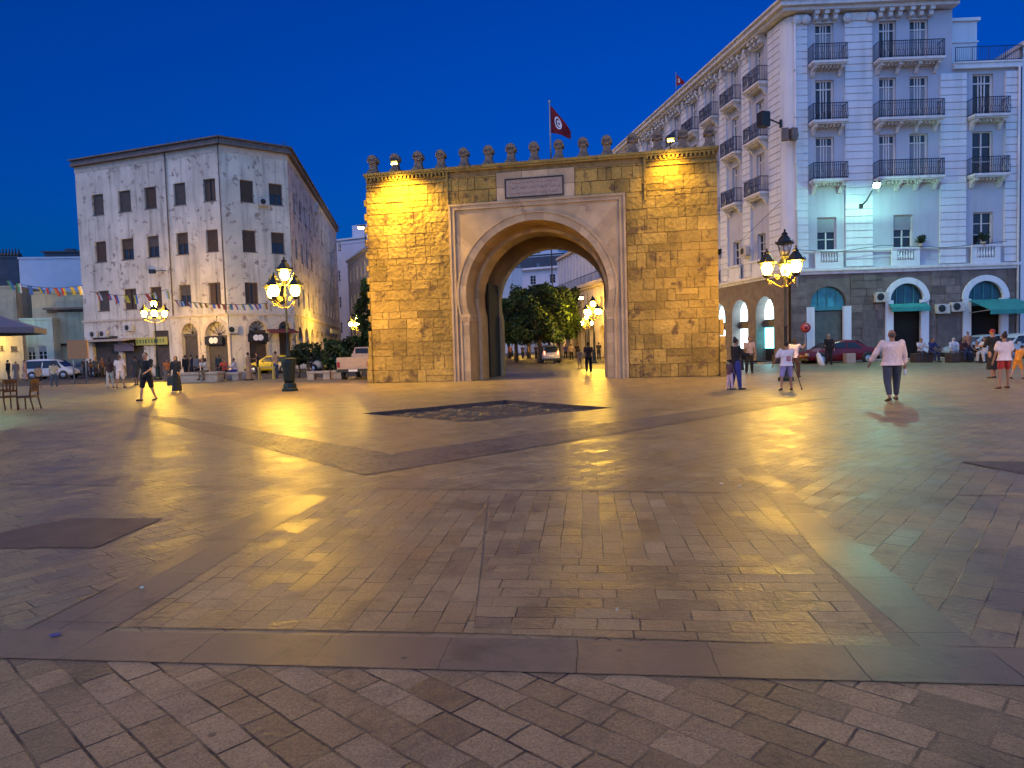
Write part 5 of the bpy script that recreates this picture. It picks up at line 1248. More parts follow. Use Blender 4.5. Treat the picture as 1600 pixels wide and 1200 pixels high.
    for s, (p, e, w, d2) in zip((1, -1), Ar):
        p, e, w = P(p), P(e), P(w); b.cap(p, .029 * K * build, e, .021 * K); b.cap(e, .021 * K, w, .014 * K)
        d = d2.normalized(); sd_ = Vector((1, 0, 0)); sd_ = (sd_ - d * d.dot(sd_)).normalized(); inn = d.cross(sd_) 
        pc = w + d * .03 * K
        b.cap(w, .014 * K, w + d * .045 * K, .019 * K)
        for i, ln in enumerate((.036, .043, .040, .030)):
            q = w + d * .05 * K + inn * (i - 1.5) * .0085 * K; curl = Vector((-s * .3, 0, 0)) * .35
            b.cap(q, .0056 * K, q + (d + curl).normalized() * ln * .55 * K, .005 * K, 6); q2 = q + (d + curl).normalized() * ln * .55 * K
            b.cap(q2, .005 * K, q2 + (d + curl * 3).normalized() * ln * .5 * K, .0042 * K, 6)
        q = w + d * .018 * K + Vector((0, .015 * K, 0)); b.cap(q, .0065 * K, q + (d * .7 + Vector((-s * .3, .6, 0))).normalized() * .034 * K, .005 * K, 6)
    bo = b.build('body', skin(sk), t, world=False, fixn=False); remesh(bo, vx if not fingers else .009, 2 if not fingers else 1)
    # hair / scarf / cap
    hm = plain('hair_%d' % int(hair[0] * 1000 + hair[1] * 100), hair, .7)
    hb = MB(); H = P(hd)
    if hairstyle in ('short', 'bun', 'long', 'ponytail'):
        hb.ball(H + Vector((0, -.010 * K, .018 * K)), (.049 * K, .054 * K, .055 * K), 12, 8)
        if hairstyle == 'bun': hb.ball(H + Vector((0, -.03 * K, .075 * K)), .028 * K, 8, 6)
        if hairstyle == 'long': hb.cap(H + Vector((0, -.025 * K, .0)), .046 * K, H + Vector((0, -.04 * K, -.09 * K)), .036 * K)
        if hairstyle == 'ponytail': hb.cap(H + Vector((0, -.06 * K, .01 * K)), .02 * K, H + Vector((0, -.075 * K, -.09 * K)), .011 * K)
    elif hairstyle == 'balding': hb.ball(H + Vector((0, -.016 * K, -.004 * K)), (.0475 * K, .050 * K, .042 * K), 12, 8)
    elif hairstyle == 'cap':
        hb.ball(H + Vector((0, -.002 * K, .024 * K)), (.05 * K, .058 * K, .046 * K), 12, 8); hb.box(H + Vector((0, .065 * K, .02 * K)), (.07 * K, .06 * K, .008 * K))
    elif hairstyle == 'scarf':
        hb.ball(H + Vector((0, -.012 * K, .008 * K)), (.055 * K, .058 * K, .066 * K), 12, 8); hb.cap(H + Vector((0, -.012 * K, -.05 * K)), .05 * K, P(nk) + Vector((0, 0, -.02 * K)), .07 * K)
    ho = hb.build({'cap': 'cap', 'scarf': 'headscarf'}.get(hairstyle, 'hair'), hm, t, world=False, fixn=False); remesh(ho, vx * .9, 2)
    tm = cloth(top[0], top[1]); bm_ = cloth(bottom[0], bottom[1]) if bottom else tm
    lo = .012 + loose
    if kind in ('dress', 'robe'):
        b = MB(); torso(b, lo)
        zb = .04 if kind == 'robe' else (.04 if blen > .95 else .53 - .49 * blen)
        pr = []; kf = sum(l[1].y for l in Lg) / 2; n = 16; vs = []; fs = []
        zs = [.56, .45, .3, .15, zb]; zs = [z for z in zs if z > zb] + [zb]
        for z in zs:
            q = (.56 - z) / .52; a = .088 + .05 * q + loose; 
            for j in range(n):
                th = 2 * pi * j / n; w = 1 + .05 * sin(th * 5 + z * 9) * q
                vs.append(P(Vector((a * build * w * cos(th), a * .78 * w * sin(th) + kf * .3 * q, z))) + P(Vector((0, 0, 0))))
        for i in range(len(zs) - 1):
            for j in range(n): fs.append((i * n + j, i * n + (j + 1) % n, (i + 1) * n + (j + 1) % n, (i + 1) * n + j))
        fs.append(tuple(range(n - 1, -1, -1))); fs.append(tuple((len(zs) - 1) * n + j for j in range(n))); b.add(vs, fs, True)
        for (p, e, w, d2) in Ar:
            p, e, w = P(p), P(e), P(w); b.cap(p, .042 * K, e, (.036 + loose) * K) 
            if sleeve > .6: b.cap(e, (.034 + loose) * K, e.lerp(w, .92), (.03 + loose * 1.5) * K)
        o = b.build('robe' if kind == 'robe' else 'dress', tm, t, world=False, fixn=False); remesh(o, vx * 1.1, 3)
    else:
        b = MB(); torso(b, lo + .003, z0=.50 if blen != 0 else .5, flare=.006 + loose)
        for (p, e, w, d2) in Ar:
            p, e, w = P(p), P(e), P(w)
            if sleeve <= .6: b.cap(p, .040 * K * build, p.lerp(e, sleeve * 1.4), (.034 + loose) * K)
            else: b.cap(p, .038 * K * build, e, (.031 + loose * .5) * K); b.cap(e, (.031 + loose * .5) * K, e.lerp(w, (sleeve - .6) * 2.5), (.026 + loose * .7) * K)
        o = b.build('shirt', tm, t, world=False, fixn=False); remesh(o, vx, 2)
        b = MB()
        b.ball(P(Vector((0, 0, hipz - .0)) + off), ((.092 * build) * K, .066 * K * build, .055 * K), 12, 8)
        for s, l in zip((1, -1), Lg):
            hp, kn, an = [P(q + off) for q in l[:3]]
            if blen <= .55: q = hp.lerp(kn, blen * 1.75); b.cap(hp, .060 * K * build, q, (.050) * K)
            else: b.cap(hp, .060 * K * build, kn, .05 * K); b.cap(kn, .05 * K, kn.lerp(an, (blen - .5) * 1.9), .036 * K)
        o = b.build('shorts' if blen <= .55 else 'trousers', bm_, t, world=False, fixn=False); remesh(o, vx, 2)
    sm = plain('shoe_%d' % int(shoe[0] * 1000), shoe, .5)
    for s, l in zip((1, -1), Lg):
        an = P(l[2] + off); fa = max(-.9, min(.5, l[3])) * .6
        b = MB(); b.cap(an + Vector((0, -.017 * K, -.022 * K)), .0235 * K, an + Vector((s * .012 * K, .1 * K * cos(fa), -.030 * K + .1 * K * sin(fa))), .019 * K); b.build('shoe', sm, t, world=False)
    t['hr'] = 0
    del t['hr']
    return t, [P(a[2] + a[3] * .05) for a in Ar], P(hd)
def W2(t, v): return Matrix.Rotation(t.rotation_euler.z, 4, 'Z') @ Vector(v) + t.location
AW = 0.0                 # facing away from the camera
TW = pi                  # facing the camera
def gp(px, py, z=0): return G(px, py, z)
# --- right half
t, hn, hd = person('heavy man in a loose pale pink shirt and dark trousers walking away, bottle in hand', gp(1394, 626), 1.76, radians(-6), legs=((14, 4, 5), (-12, 14, 5)), arms=((2, 13, 12), (8, 30, 22)), sk='m', top=('pale_pink', (.72, .56, .52)), sleeve=.86, loose=.018, bottom=('slate', (.05, .06, .085)), blen=.9, hair=(.10, .07, .06), hairstyle='balding', shoe=(.10, .05, .03), build=1.16, vx=.014, fingers=True)
P = W2(t, hn[0]); o = thing('water_bottle', 'small clear bottle in the hand of the man in the pale pink shirt', 'bottle', P - Vector((0, 0, .1))); b = MB(); b.lathe([(.03, -.06), (.034, -.04), (.034, .08), (.014, .13), (.014, .16)], n=10); b.build('bottle_body', plain('bottle_plastic', (.62, .60, .68), .2), o, world=False); b = MB(); b.lathe([(.017, .16), (.017, .185)], n=8); b.build('bottle_cap', m_flagw, o, world=False)
t, hn, hd = person('child seen from behind in a white shirt with a red number and lavender shorts', gp(1229, 610), 1.50, radians(-4), legs=((4, 4, 7), (-8, 8, 11)), arms=((38, 12, 62), (10, 26, 20)), sk='m', top=('white_lav', (.66, .62, .68)), sleeve=.5, loose=.012, bottom=('lavender', (.25, .22, .42)), blen=.5, hairstyle='short', shoe=(.02, .02, .02), vx=.014, fingers=True, build=1.1)
# red number panel on the back of the shirt
K = 1.50; b = MB()
def seg7(b, x0, z0, w, h, segs, y):
    tk = w * .26
    S7 = {'a': (x0, x0 + w, z0 + h - tk, z0 + h), 'd': (x0, x0 + w, z0, z0 + tk), 'g': (x0, x0 + w, z0 + h / 2 - tk / 2, z0 + h / 2 + tk / 2), 'f': (x0, x0 + tk, z0 + h / 2, z0 + h), 'e': (x0, x0 + tk, z0, z0 + h / 2), 'b': (x0 + w - tk, x0 + w, z0 + h / 2, z0 + h), 'c': (x0 + w - tk, x0 + w, z0, z0 + h / 2)}
    for i, q in enumerate(segs): a, c, d, e = S7[q]; k = i * .0006; b.box(((a + c) / 2, y - k, (d + e) / 2), (c - a, .012, e - d))
seg7(b, -.085, .90, .07, .15, 'bc', -.142); seg7(b, .005, .90, .075, .15, 'abcdef', -.142); b.build('shirt_number', plain('number_red', (.38, .03, .04), .8), t, world=False)
# selfie stick / tripod leg in the hand
P = W2(t, hn[0]); st = thing('tripod', 'thin dark monopod leaning out from the child in the numbered shirt', 'tripod', gp(1253, 609)); e = st.location
b = MB(); b.tube([P + Vector((-.02, 0, .12)), P, e + Vector((0, 0, .02))], [.02, .016, .012], 6); b.build('stick', m_iron, st); b = MB(); b.ball(e + Vector((0, 0, .02)), .025, 8, 5); b.build('foot', m_rubber, st)
person('woman in black top and blue trousers with a shoulder bag beside the gate corner', gp(1150, 609), 1.66, radians(-75), legs=((6, 2, 3), (-4, 4, 3)), arms=((30, 6, 70), (22, 6, 75)), sk='m', top=('black', (.015, .015, .018)), bottom=('royal_blue', (.03, .04, .20)), sleeve=.9, hairstyle='bun', vx=.015, head=(0, 0))
b = thing('handbag', 'dark bag hanging at the hip of the woman in blue trousers', 'bag', gp(1159, 607) + Vector((0, .05, .78))); k = MB(); k.box((0, 0, 0), (.12, .34, .36), taper=.8); k.build('bag_body', m_black, b, world=False, bevel=.04); k = MB(); k.tube([(0, -.12, .16), (-.06, -.05, .52), (-.06, .05, .52), (0, .12, .16)], .01, 5); k.build('strap', m_black, b, world=False)
person('small child in pink standing in front of the woman in blue trousers', gp(1141, 609), .98, radians(-60), legs=((4, 2, 3), (-4, 4, 3)), sk='m', top=('child_dark', (.10, .05, .06)), bottom=('pink_trousers', (.55, .38, .42)), hairstyle='short', vx=.014)
person('young man in a grey pink shirt and black trousers by the gate corner', gp(1171, 583), 1.74, radians(170), legs=((6, 2, 4), (-6, 6, 4)), arms=((14, 10, 60), (6, 10, 15)), sk='m', top=('greypink', (.36, .27, .27)), bottom=('black', (.015, .015, .018)), hairstyle='short', sleeve=.5)
person('child in a pale top half hidden behind the child in the numbered shirt', gp(1242, 590), 1.6, radians(-40), legs=((6, 2, 4), (-6, 6, 4)), arms=((60, 10, 60), (6, 10, 15)), sk='m', top=('pale_lilac', (.60, .52, .62)), bottom=('brown_dark', (.06, .03, .025)), hairstyle='long')
person('person dressed in black standing in front of the dark red car', gp(1295, 570), 1.78, radians(165), legs=((3, 2, 3), (-3, 4, 3)), arms=((20, 8, 60), (15, 8, 10)), sk='l', top=('black', (.015, .015, .018)), bottom=('black', (.015, .015, .018)), sleeve=.9, hairstyle='cap', hair=(.3, .26, .22))
b = thing('white_bag', 'tall white bag standing by the person in black before the red car', 'bag', gp(1284, 571)); k = MB(); k.tube([(0, 0, 0), (-.08, 0, .3), (-.2, 0, .62), (-.22, 0, .72)], [.19, .17, .12, .05], 8); k.build('bag_body', m_flagw, b, world=False); k = MB(); k.tube([(-.25, 0, .7), (-.23, 0, .82), (-.17, 0, .72)], .012, 5); k.build('handle', m_flagw, b, world=False)
person('person in a white top standing behind the dark red car', gp(1318, 557, -.1), 1.7, radians(180), sk='m', top=('white', (.7, .68, .68)), bottom=('navy', (.03, .04, .08)))
SITL = ((80, 78, 4), (76, 82, 8))
def block(px, py, w, d, h, m, lab, rz=0, z=0, nm='stone_block'):
    P = gp(px, py, z); b = MB(); b.box((0, 0, h / 2), (w, d, h)); b.box((0, 0, h + .001), (w * .94, d * .94, .03)); o = b.build(nm, m, None, world=False, loc=P, rz=rz, bevel=.03); tag(o, lab, 'stone block', 'stone blocks along the edge of the square'); return P
def seat(px, py, lab, face, sh=.5, **k):
    P = gp(px, py); return person(lab, P, k.pop('h', 1.68), face, legs=k.pop('legs', SITL), arms=k.pop('arms', ((30, 8, 50), (34, 8, 55))), sit=sh, lean=k.pop('lean', 8), **k)
block(1440, 566, 1.0, .6, .5, m_blockd, 'dark block under the couple in white and navy'); block(1499, 566, 1.25, .6, .5, m_blockd, 'dark block under the people with the white headscarf')
block(1548, 566, 1.1, .6, .5, m_blockd, 'dark block under the person in white at the right'); block(1216, 568, .62, .5, .52, m_blockd, 'dark block just left of the child in the numbered shirt'); block(1269, 567, .62, .5, .55, m_blockd, 'dark brown block at the nose of the red car'); block(1327, 567, .55, .5, .55, m_block, 'pale brown block before the door of the red car')
seat(1438, 566, 'person in a white shirt sitting on the dark block behind the walking man', radians(178), sk='m', top=('white2', (.6, .58, .62)), bottom=('dkgrey', (.05, .05, .06)))
seat(1455, 566, 'person in navy sitting at the right of the one in white', radians(190), sk='m', top=('navy_top', (.02, .03, .12)), bottom=('navy', (.03, .04, .08)), sleeve=.9)
seat(1489, 565, 'person with a white headscarf and pale robe sitting on a dark block', radians(170), sk='l', top=('pale_robe', (.55, .56, .62)), bottom=('grey', (.2, .2, .22)), sleeve=.9, hairstyle='scarf', hair=(.7, .7, .72), h=1.62)
seat(1503, 566, 'person in dark maroon sitting beside the white headscarf', radians(185), sk='m', top=('maroon', (.07, .02, .025)), bottom=('navy', (.03, .04, .08)), sleeve=.9, h=1.6)
person('man in an orange brown top standing behind the seated people, right', gp(1512, 560), 1.7, radians(180), sk='m', top=('orange_brown', (.40, .17, .10)), bottom=('navy', (.03, .04, .08)))
seat(1524, 567, 'small person in black sitting between maroon and white', radians(182), sh=.42, sk='m', top=('black', (.015, .015, .018)), bottom=('black', (.015, .015, .018)), h=1.45)
seat(1540, 567, 'person in a white outfit sitting sideways on the right block', radians(110), sk='m', top=('white', (.7, .68, .68)), bottom=('cream', (.55, .5, .46)), sleeve=.9)
person('woman in a short black dress standing beside the girl in red shorts', gp(1551, 591), 1.72, radians(10), legs=((5, 3, 3), (-5, 5, 3)), arms=((10, 8, 20), (20, 8, 70)), sk='m', kind='dress', blen=.72, top=('black', (.015, .015, .018)), hair=(.25, .03, .04), hairstyle='cap', sleeve=.5)
person('girl with a top bun in a white shirt and red shorts, standing from behind', gp(1569, 607), 1.58, radians(0), legs=((6, 4, 6), (-4, 6, 9)), arms=((4, 10, 12), (4, 12, 12)), sk='m', top=('white_pink', (.70, .60, .62)), bottom=('red', (.35, .03, .03)), blen=.34, hairstyle='bun', shoe=(.12, .05, .04), loose=.014, vx=.014, fingers=True)
person('child in orange shorts bending at the right edge', gp(1590, 592), 1.2, radians(-70), legs=((14, 10, 5), (-12, 14, 5)), sk='l', lean=25, top=('orange', (.55, .22, .03)), bottom=('orange', (.55, .22, .03)), blen=.5, hairstyle='short')
for i, (px, py, h, c, wd) in enumerate(((134, 591, 1.7, (.02, .02, .02), 'black, leftmost of the idlers before the dark shop front'), (143, 590, 1.6, (.06, .04, .03), 'dark brown, second of the idlers before the dark shop front'), (151, 591, 1.72, (.03, .04, .05), 'dark grey, third of the idlers before the dark shop front'), (160, 590, 1.66, (.10, .05, .04), 'rusty brown, fourth of the idlers before the dark shop front'), (300, 590, 1.7, (.03, .03, .04), 'charcoal, by the leftmost arched door'), (309, 591, 1.62, (.25, .2, .18), 'pale brown, right of the leftmost arched door'), (403, 583, 1.7, (.04, .035, .03), 'dark olive, before the middle arch of the peeling building'), (493, 577, 1.7, (.3, .26, .25), 'pale grey, far behind the bench right of the green pedestal'))):
    person('person in ' + wd, gp(px, py), h, radians(40 + 70 * i), legs=((5, 3, 3), (-5, 5, 3)), arms=((18 + 5 * i, 8, 45), (4, 8, 12)), sk='md'[i % 2], top=('idler%d' % i, c), bottom=('black', (.015, .015, .018)), sleeve=.9 if i % 2 else .5, vx=.024)
# --- through the arch
person('person in dark clothes walking beneath the arch', gp(920, 583), 1.72, radians(0), legs=((12, 4, 4), (-12, 14, 4)), sk='m', top=('brown_top', (.09, .05, .04)), bottom=('black', (.015, .015, .018)), shoe=(.5, .45, .4))
person('child in a tan top walking at the left of the figure beneath the arch', gp(906, 576), 1.3, radians(0), sk='m', top=('tan', (.30, .2, .12)), bottom=('tan', (.30, .2, .12)), blen=.5)
for i, (px, py, h, c, lab) in enumerate(((893, 563, 1.7, (.4, .3, .3), 'person in a pale red top far off beyond the arch'), (902, 561, 1.7, (.03, .02, .02), 'person in black far off beyond the arch, left of the lamp post'), (936, 562, 1.75, (.03, .03, .03), 'person in black at the right jamb, far beyond the arch'), (884, 561, 1.65, (.10, .08, .2), 'person in a violet top far off beside the silver car'))):
    person(lab, gp(px, py), h, radians(180 if i % 2 else 0), sk='m', top=('far%d' % i, c), bottom=('black', (.015, .015, .018)), vx=.03)
for i, (px, py, h, c) in enumerate(((797, 561, 1.7, (.3, .1, .06)), (806, 560, 1.65, (.45, .38, .3)), (817, 561, 1.7, (.05, .05, .07)), (826, 560, 1.6, (.35, .16, .06)), (838, 561, 1.72, (.06, .04, .05)))):
    person('person in a %s top, %s from the left under the trees beyond the arch' % (['dark red', 'cream', 'navy', 'tan', 'black'][i], ['first', 'second', 'third', 'fourth', 'fifth'][i]), gp(px, py), h, radians(90 if i % 2 else 200), sk='m', top=('under%d' % i, c), bottom=('black', (.015, .015, .018)), vx=.03)
# --- left half
person('man in black T-shirt and black shorts walking across the square', gp(231, 626), 1.80, radians(166), legs=((13, 5, 3), (-9, 14, 3)), arms=((-10, 6, 30), (18, 8, 50)), sk='l', top=('black', (.015, .015, .018)), bottom=('black', (.015, .015, .018)), blen=.52, sleeve=.5, hairstyle='short', vx=.014, fingers=True, build=1.18)
person('woman in a long black dress beside a large black bag', gp(277, 613), 1.62, radians(175), legs=((4, 2, 2), (-4, 4, 2)), arms=((8, 8, 30), (10, 10, 50)), sk='m', kind='robe', top=('black', (.015, .015, .018)), sleeve=.9, hairstyle='scarf', hair=(.05, .03, .03), shoe=(.5, .45, .4))
b = thing('tote_bag', 'black bag hanging beside the woman in the long black dress', 'bag', gp(268, 612) + Vector((0, 0, .3))); k = MB(); k.box((0, 0, .18), (.32, .16, .42), taper=.85); k.build('bag_body', m_black, b, world=False, bevel=.04); k = MB(); k.tube([(-.1, 0, .38), (-.03, 0, .6), (.03, 0, .6), (.1, 0, .38)], .01, 5); k.build('handle', m_black, b, world=False)
person('child in an orange shirt behind the woman in the long black dress', gp(262, 596), 1.45, radians(200), sk='m', top=('orange_red', (.6, .16, .03)), bottom=('greytr', (.2, .17, .14)), hairstyle='short')
person('person in pale pink shirt and shorts standing from behind, left', gp(189, 606), 1.76, radians(10), legs=((4, 2, 5), (-4, 4, 6)), sk='m', top=('pale_pink', (.72, .56, .52)), bottom=('pale_pink', (.72, .56, .52)), blen=.5, loose=.012, hair=(.15, .08, .05))
person('person in a dark top and pale trousers beside the one all in pale pink', gp(173, 606), 1.66, radians(20), legs=((4, 2, 3), (-4, 4, 3)), sk='m', top=('dkbrown', (.07, .03, .025)), bottom=('pale_trousers', (.5, .40, .34)), hairstyle='long')
person('young man in dark grey shirt and shorts, left of the man walking in black', gp(213, 602), 1.7, radians(60), legs=((8, 4, 4), (-8, 8, 4)), sk='d', top=('dkgrey_top', (.04, .045, .05)), bottom=('dkgrey', (.05, .05, .06)), blen=.5)
person('person in a pale long robe standing at the left, near the road', gp(40, 594), 1.68, radians(120), sk='m', kind='robe', top=('dusty_pink', (.40, .25, .20)), sleeve=.9, hairstyle='scarf', hair=(.2, .1, .07))
person('person in a brown robe standing second from the left edge', gp(26, 594), 1.6, radians(200), sk='m', kind='robe', top=('greybrown', (.20, .15, .12)), sleeve=.9, hairstyle='scarf', hair=(.3, .2, .15))
person('person in dark clothes standing leftmost, by the blue car', gp(14, 594), 1.72, radians(90), sk='m', top=('black', (.015, .015, .018)), bottom=('dkbrown', (.07, .03, .025)), sleeve=.9)
person('child in a tan T-shirt and black shorts near the left edge', gp(61, 606), 1.32, radians(30), legs=((8, 4, 4), (-8, 8, 4)), sk='m', top=('orange_tan', (.48, .25, .12)), bottom=('black', (.015, .015, .018)), blen=.45)
person('boy in a cream T-shirt and grey jeans in front of the white parked car', gp(85, 604), 1.5, radians(20), legs=((6, 4, 4), (-6, 6, 4)), sk='m', top=('cream_tee', (.55, .42, .26)), bottom=('jeans', (.08, .09, .12)))
person('person in a tan hooded robe walking before the yellow car', gp(389, 594), 1.72, radians(-60), legs=((8, 4, 3), (-8, 8, 3)), sk='m', kind='robe', top=('tan_robe', (.38, .22, .12)), sleeve=.9, hairstyle='short', loose=.01)
person('man in an orange T-shirt and blue jeans standing behind the lamp pedestal', gp(432, 591), 1.74, radians(60), legs=((5, 3, 3), (-5, 5, 3)), arms=((20, 6, 90), (5, 8, 15)), sk='m', top=('peach', (.62, .34, .18)), bottom=('bluejeans', (.05, .07, .16)))
person('person in pale pink standing right of the small tree', gp(484, 585), 1.7, radians(10), sk='m', top=('pink2', (.5, .38, .33)), bottom=('dkbrown', (.07, .03, .025)), blen=.5, sleeve=.9, build=1.2)
person('dark figure standing farther off by the blue car', gp(505, 578), 1.72, radians(10), sk='d', top=('black', (.015, .015, .018)), bottom=('black', (.015, .015, .018)), sleeve=.9)
person('person in black walking near the shop row, behind the orange-shirted child', gp(291, 592), 1.68, radians(60), sk='m', top=('black', (.015, .015, .018)), bottom=('black', (.015, .015, .018)), sleeve=.9)
def bench(px, py, w, lab, rz=0, d=.7, h=.5, m=None, legs=False):
    P = gp(px, py); t = thing('stone_bench', lab, 'bench', P, rz, 'stone benches left of the gate'); b = MB()
    b.box((0, 0, h - .07), (w, d, .14)); b.build('seat', m or m_block, t, world=False, bevel=.03)
    if legs:
        for s in (-1, 1): b = MB(); b.box((s * (w / 2 - .22), 0, (h - .142) / 2), (.4, d * .85, h - .142)); b.build('support', m or m_block, t, world=False, bevel=.02)
    else: b = MB(); b.box((0, 0, (h - .142) / 2), (w * .94, d * .9, h - .142)); b.build('support', m or m_block, t, world=False, bevel=.03)
    return t
bench(316, 597, 2.4, 'long pale bench end at left, under the person in white', d=1.2, h=.6); bench(352, 595, 1.9, 'bench with an open middle under the person in red', legs=True); bench(374, 593, 1.6, 'low bench under the person in grey with blue trousers')
bench(500, 593, 1.35, 'bench with an open middle near the pink figure, right of the green lamp pedestal', legs=True, m=m_block); bench(523, 592, 1.1, 'solid pale bench right of the one with the open middle', m=m_block)
t = thing('barrier', 'small yellow wooden barrier before the yellow car', 'barrier', gp(417, 592)); b = MB(); b.box((0, 0, .72), (1.1, .06, .12)); b.build('rail', plain('yellow_paint', (.55, .42, .10), .6), t, world=False)
for s in (-1, 1): b = MB(); b.box((s * .45, 0, .36), (.09, .3, .72)); b.build('post', plain('yellow_paint', (.55, .42, .10), .6), t, world=False)
seat(324, 597, 'person in a pale shirt sitting hunched on the long pale bench', radians(150), sh=.6, sk='m', top=('grey_white', (.5, .46, .42)), bottom=('khaki', (.16, .11, .07)), lean=22)
seat(352, 594, 'person in a red shirt sitting on the open bench', radians(170), sk='m', top=('bright_red', (.55, .07, .03)), bottom=('black', (.015, .015, .018)))
seat(369, 593, 'person in a pale grey shirt and blue trousers sitting beside the red shirt', radians(120), sk='m', top=('pale_grey', (.5, .45, .5)), bottom=('royal_blue', (.03, .04, .20)), sleeve=.9)
person('dark figure standing behind the seated person in the pale shirt', gp(319, 588), 1.66, radians(160), sk='d', top=('black', (.015, .015, .018)), bottom=('black', (.015, .015, .018)))
person('dark figure standing behind the bench of the red shirt', gp(343, 589), 1.66, radians(200), sk='d', top=('dkgreen', (.05, .06, .05)), bottom=('black', (.015, .015, .018)), sleeve=.9)
# ================================================================== VEHICLES
def car(lab, loc, rz, paint, L=4.3, Wd=1.75, Ht=1.45, kind='sedan', group='cars parked round the square', lights=False, name='parked_car', rough=.25):
    """local +y is the front"""
    t = thing(name, lab, 'car', loc, rz, group); pm = plain('paint_' + '_'.join('%02d' % int(c * 99) for c in paint), paint, rough, var=.04, bump=0); hl = L / 2; w = Wd / 2
    if kind == 'sedan': st = [(-hl, .45, .78, .78, .80), (-hl + .12, .25, .95, .95, .9), (-hl + .75, .22, .98, 1.0, .95), (-hl + 1.35, .2, .96, Ht - .06, .98), (-hl + 1.75, .2, .95, Ht, 1), (-.05 + .2, .2, .93, Ht - .01, 1), (hl - 1.75, .2, .92, Ht - .12, 1), (hl - 1.1, .22, .92, .95, .97), (hl - .3, .25, .80, .80, .92), (hl - .05, .35, .66, .66, .82), (hl, .42, .58, .58, .76)]
    elif kind == 'van': st = [(-hl, .35, .95, 1.0, .86), (-hl + .08, .25, 1.0, Ht - .2, .93), (-hl + .3, .22, 1.0, Ht - .02, .97), (-.4, .2, 1.0, Ht, 1), (hl - 1.9, .2, 1.0, Ht - .03, 1), (hl - 1.35, .2, 1.0, Ht - .25, 1), (hl - .75, .22, .98, 1.02, .97), (hl - .2, .25, .8, .8, .9), (hl, .4, .6, .6, .8)]
    else: st = [(-hl, .42, .86, .88, .84), (-hl + .1, .25, .98, Ht - .35, .92), (-hl + .45, .22, .98, Ht - .06, .96), (-hl + 1.2, .2, .96, Ht, 1), (.1, .2, .94, Ht, 1), (hl - 1.8, .2, .93, Ht - .12, 1), (hl - 1.05, .22, .94, .98, .97), (hl - .3, .25, .82, .82, .92), (hl - .04, .35, .68, .68, .82), (hl, .42, .6, .6, .76)]
    n = 9; vs = []; fs = []
    for y, zb, zl, zr, k in st:
        g = zr > zl + .12; wr = w * (.76 if g else .88) * k
        half = [(0, zb), (w * k * .86, zb), (w * k * .98, zb + .14), (w * k, (zb + zl) / 2), (w * k * .97, zl), (wr + (w * .06 if not g else .02), zr - .07 if g else zr - .01), (wr * .9, zr), (0, zr + .02)]
        ring = [(x, z) for x, z in half] + [(-x, z) for x, z in half[-2:0:-1]]
        vs += [(x, y, z) for x, z in ring]
    m_ = len(ring)
    for i in range(len(st) - 1):
        for j in range(m_): fs.append((i * m_ + j, i * m_ + (j + 1) % m_, (i + 1) * m_ + (j + 1) % m_, (i + 1) * m_ + j))
    fs.append(tuple(range(m_ - 1, -1, -1))); fs.append(tuple((len(st) - 1) * m_ + j for j in range(m_)))
    b = MB(); b.add(vs, fs, True); bo = b.build('body', pm, t, world=False); sd3 = bo.modifiers.new('s', 'SUBSURF'); sd3.levels = 1; sd3.render_levels = 1
    # glass: side strips, front and rear screens
    gs = [(y, zl, zr, k) for y, zb, zl, zr, k in st if zr > zl + .12]
    for sg in (1, -1):
        b = MB(); ys = [q[0] for q in gs]; y0, y1 = ys[0] + (.12 if kind != 'sedan' else -.2), ys[-1] + .38
        zl = .99; zt = Ht - .16
        xa = lambda z: sg * (w * (.985 - .205 * (z - .95) / (Ht - .95)) + .012)
        P4 = [(y0, zl), (y1, zl), (y1 - (.55 if kind != 'van' else .45), zt), (y0 + (.5 if kind == 'sedan' else .15), zt)]
        b.add([(xa(z), y, z) for y, z in P4] + [(xa(z) - sg * .03, y, z) for y, z in P4], [(0, 1, 2, 3), (4, 5, 6, 7)] + [(i, (i + 1) % 4, 4 + (i + 1) % 4, 4 + i) for i in range(4)])
        b.build('side_window', m_pane, t, world=False)
        b = MB()
        for q in ((y0 + y1) / 2 - .05,): b.box((xa((zl + zt) / 2) + sg * .006, q, (zl + zt) / 2), (.03, .07, zt - zl), ry=-sg * .33)
        b.box((xa(zl) + sg * .08, y1 - .25, zl + .05), (.16, .1, .12)); b.build('mirror_and_pillar', pm, t, world=False)
    fr0, fr1 = st[-4 if kind != 'van' else -3], gs[-1]
    yA, yB = (gs[-1][0] + .08, fr0[0] - .02); zA, zB = gs[-1][2] - .04, fr0[2] + .05
    b = MB(); b.add([(-w * .7, yA + .03, zA + .02), (w * .7, yA + .03, zA + .02), (w * .82, yB + .03, zB + .04), (-w * .82, yB + .03, zB + .04), (-w * .7, yA - .03, zA - .02), (w * .7, yA - .03, zA - .02), (w * .82, yB - .03, zB), (-w * .82, yB - .03, zB)], [(0, 1, 2, 3), (7, 6, 5, 4), (0, 4, 5, 1), (1, 5, 6, 2), (2, 6, 7, 3), (3, 7, 4, 0)]); b.build('windscreen', m_pane, t, world=False)
    if kind == 'sedan': yA, zA, yB, zB = st[3][0] + .02, Ht - .06, st[2][0] + .0, 1.02
    else: yA, zA, yB, zB = -hl + (.30 if kind != 'van' else .16), Ht - .16, -hl + .0, 1.03
